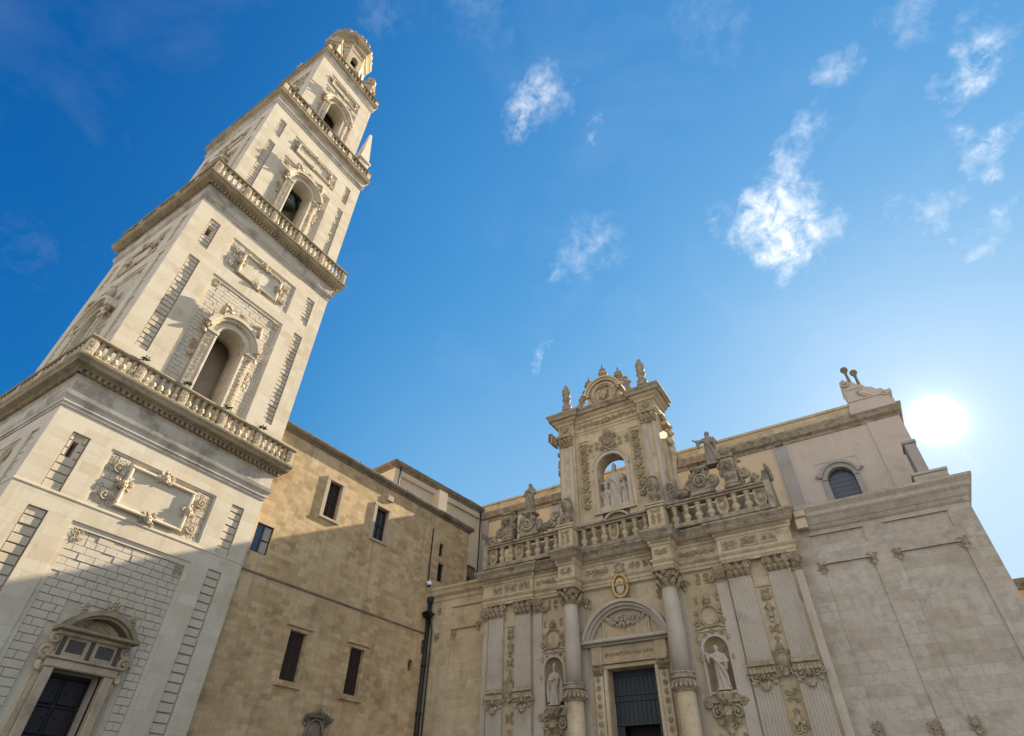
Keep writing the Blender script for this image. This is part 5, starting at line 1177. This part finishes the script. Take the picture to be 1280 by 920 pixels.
# ------------------------------------------------------------------ statues
def statue(pos, h, label, mat, head='bare', arms=((.28, -.02, .52), (-.28, .1, .56)), bend=0.0, cape=False, group=None, beard=True, folds=9, seed=0, fy=-1, elbow=None, wide=1.0, extra=None):
    T = lambda u, v, n: (pos[0] + h * u + bend * h * (v ** 1.5 if v > 0 else 0), pos[1] + fy * h * n, pos[2] + h * v)
    m = M(T, seed); rg = m.r
    prof = [(0, .155, .125), (.03, .16, .13), (.12, .148, .12), (.3, .138, .108), (.48, .132, .1), (.58, .118, .088), (.66, .128, .09), (.73, .142, .092), (.785, .138, .082), (.815, .1, .07), (.835, .055, .05), (.87, .042, .044), (.9, .04, .042)]
    seg = 40; ph = rg.uniform(0, 6); P = []
    for z, a, b in prof:
        f = .11 * max(0, 1 - z / .75) + .02
        for i in range(seg):
            t = 2 * pi * i / seg; k = 1 + f * sin(folds * t + ph + 2.2 * sin(z * 5 + t)) + f * .5 * sin(2.3 * folds * t + z * 7)
            P.append((wide * a * k * cos(t), z, b * k * sin(t) + .02 * sin(z * 4)))
    F = [(j * seg + i, j * seg + (i + 1) % seg, (j + 1) * seg + (i + 1) % seg, (j + 1) * seg + i) for j in range(len(prof) - 1) for i in range(seg)]
    F += [tuple(range(seg - 1, -1, -1)), tuple((len(prof) - 1) * seg + i for i in range(seg))]
    m.add(P, F, True)
    m.blob(0, .925, .012, .046, .064, .054, 12, 10); m.blob(0, .918, .07, .009, .016, .012, 6, 5); m.blob(0, .945, .056, .034, .006, .01, 8, 4)
    for s in (-1, 1):
        m.blob(s * .048, .922, .005, .009, .016, .012, 6, 4); m.blob(s * .019, .932, .056, .009, .006, .008, 6, 4)
    m.blob(0, .897, .056, .017, .005, .008, 6, 4)
    if beard: m.blob(0, .872, .05, .03, .04, .024, 8, 6); m.blob(0, .845, .05, .018, .03, .018, 8, 5)
    if head == 'mitre':
        Pm = []
        for z, a, b in ((.955, .05, .055), (.985, .056, .058), (1.03, .054, .045), (1.07, .034, .026), (1.1, .006, .008)): Pm += [(a * cos(2 * pi * i / 16), z, .008 + b * sin(2 * pi * i / 16)) for i in range(16)]
        m.add(Pm, [(j * 16 + i, j * 16 + (i + 1) % 16, (j + 1) * 16 + (i + 1) % 16, (j + 1) * 16 + i) for j in range(4) for i in range(16)] + [tuple(range(15, -1, -1)), tuple(64 + i for i in range(16))], True)
    elif head == 'veil':
        m.blob(0, .935, -.012, .06, .075, .058, 12, 8); m.blob(0, .84, -.03, .1, .09, .06, 12, 8)
    else:
        m.blob(0, .945, -.008, .054, .058, .056, 12, 8)
        for k in range(12): t = pi + pi * k / 11; m.blob(.05 * cos(t), .925 + .03 * sin(k * 2), .05 * sin(t) * .9, .02, .026, .02, 6, 4)
    for s, (hx, hn, hz) in zip((1, -1), arms):
        sh = Vector((s * .125 * wide, .765, .0)); hd = Vector((hx, hz, hn))
        el = Vector(elbow[0 if s == 1 else 1]) if elbow else (sh + hd) / 2 + Vector((s * .06, -.07, .02))
        pts = [sh + (el - sh) * (i / 4) for i in range(4)] + [el + (hd - el) * (i / 4) for i in range(5)]
        m.tube([tuple(p) for p in pts], [.058, .055, .052, .05, .052, .055, .05, .04, .026], 9)
        d = (hd - el).normalized(); x = d.cross(Vector((0, .3, 1))).normalized(); q = hd + d * .03
        m.blob(*q, .022, .028, .02, 8, 6)
        for k in range(4):                            # four fingers and a thumb
            b0 = q + x * (k - 1.5) * .012 + d * .015; L = (.038, .046, .044, .034)[k]; m.tube([tuple(b0), tuple(b0 + d * L * .55), tuple(b0 + d * L + Vector((0, -.008, .008)))], [.0085, .008, .006], 6)
        b0 = q + x * .022; m.tube([tuple(b0), tuple(b0 + x * .016 + d * .016), tuple(b0 + x * .014 + d * .034)], [.0095, .009, .006], 6)
        # hanging sleeve
        mid = (el + hd) / 2; m.tube([tuple(mid + Vector((0, .0, 0))), tuple(mid + Vector((0, -.1, -.01))), tuple(mid + Vector((0, -.19, -.02)))], [.05, .045, .022], 8)
    if cape:
        for s in (-1, 1): m.tube([(s * .13 * wide, .78, -.03), (s * .2 * wide, .6, -.02), (s * .22 * wide, .35, -.01), (s * .2 * wide, .06, 0)], [.05, .075, .07, .05], 9)
        m.tube([(-.1, .7, .075), (0, .62, .1), (.08, .5, .11), (.12, .3, .1)], [.03, .04, .04, .03], 8)
    else: m.tube([(-.12, .72, .05), (-.02, .6, .1), (.07, .45, .12), (.13, .25, .09), (.13, .05, .08)], [.03, .045, .05, .045, .03], 8)
    if extra: extra(m)
    m.box(-.16, .16, -.03, .01, -.13, .14)
    o = build(m, 'statue', mat, None, pos); tag(o, label, 'statue', group)
    r = o.modifiers.new('fuse', 'REMESH'); r.mode = 'VOXEL'; r.voxel_size = h * .0095; r.use_smooth_shade = True
    return o
GR = 'stone saints on the church portal'
nx = 5.14
statue((X0 - nx, 34.62, 7.8), 2.12, 'pale stone mitred bishop, hand on chest, in the niche left of the door', 'niche', 'mitre', ((.10, .13, .66), (-.02, .15, .62)), 0.0, True, GR, True, 8, 1)
statue((X0 + nx + .08, 34.6, 7.8), 2.2, 'pale bearded saint reaching out one arm in the niche right of the door', 'niche', 'bare', ((.12, .14, .58), (-.27, .16, .80)), -.05, False, GR, True, 9, 2, -1, ((.2, .6, .04), (-.2, .74, .06)))
statue((X0 - 6.5, 34.05, 20.45), 2.5, 'weathered veiled statue with clasped hands on the left end of the church balustrade', 'statue', 'veil', ((.03, .14, .66), (-.03, .14, .65)), 0.0, False, GR, False, 7, 3, -1, ((.19, .6, .03), (-.19, .6, .03)))
statue((X0 + 7.45, 34.05, 20.5), 2.6, 'weathered statue with one arm stretched forward on the right end of the church balustrade', 'statue', 'bare', ((.12, .13, .58), (-.29, .16, .70)), 0.03, False, GR, True, 8, 4, -1, ((.19, .6, .0), (-.2, .68, .08)), .9)
statue((X0, 35.6, 19.96), 3.35, 'tall bishop statue with spread cloak standing in the arched shrine', 'niche', 'mitre', ((.25, .13, .60), (-.24, .13, .58)), 0.0, True, GR, True, 10, 5, -1, ((.2, .62, .02), (-.2, .62, .02)), 1.12)
statue((X0 - .8, 35.45, 19.96), 1.8, 'small draped child figure at the left foot of the shrine bishop', 'niche', 'bare', ((.12, .14, .66), (-.1, .14, .64)), 0.06, False, GR, False, 8, 6, -1, None, 1.25)
statue((X0 + .8, 35.45, 19.96), 2.15, 'draped attendant figure at the right side of the shrine bishop', 'niche', 'bare', ((.14, .14, .66), (-.12, .14, .6)), -.04, True, GR, False, 8, 7, -1, None, 1.2)

# ------------------------------------------------------------------ house far right
FH = thing('house', 'small ochre house with dark roof edge far behind the right wall', 'house', (16, 62, 0))
m = M(); W_ = lambda u, v, n: (u, 60.0 - n, v); m.T = W_
m.relief(9.0, 26, 0, 17.6, [(u, u + 1.2, z, z + 2.2, -.3) for u in (10.6, 14, 17.4, 20.8) for z in (3, 8, 13)]); m.quad((9, 0, 0), (9, 17.6, 0), (9, 17.6, -12), (9, 0, -12)); m.quad((26, 0, 0), (26, 17.6, 0), (26, 17.6, -12), (26, 0, -12)); m.quad((9, 17.6, 0), (26, 17.6, 0), (26, 17.6, -12), (9, 17.6, -12))
build(m, 'wall', 'far', FH)
m = M(W_); m.sweep([(9, -12), (9, 0), (26, 0)], [(0, 17.3), (.15, 17.4), (.2, 17.6), (.4, 17.75), (.42, 18.1), (-.4, 18.3)]); build(m, 'cornice', 'dark_trim', FH)
for u in (10.6, 14, 17.4, 20.8):
    for z in (3, 8, 13): m = M(W_); m.box(u, u + 1.2, z, z + 2.2, -.29, -.26); build(m, 'window', 'shutter', FH)

# weeds rooted along the palace cornice
for i, u in enumerate((2.1, 4.4, 6.9, 9.6, 12.2, 14.0, 16.7, 18.9)):
    tag(tuft(TP(u, 23.38, .12 - .05 * (i % 3)), .13 + .06 * (i % 3), 'leaf', 200 + i, -.3, 36), 'small dry weed tuft growing on the edge of the palace cornice', 'plant', 'weeds on the palace cornice')
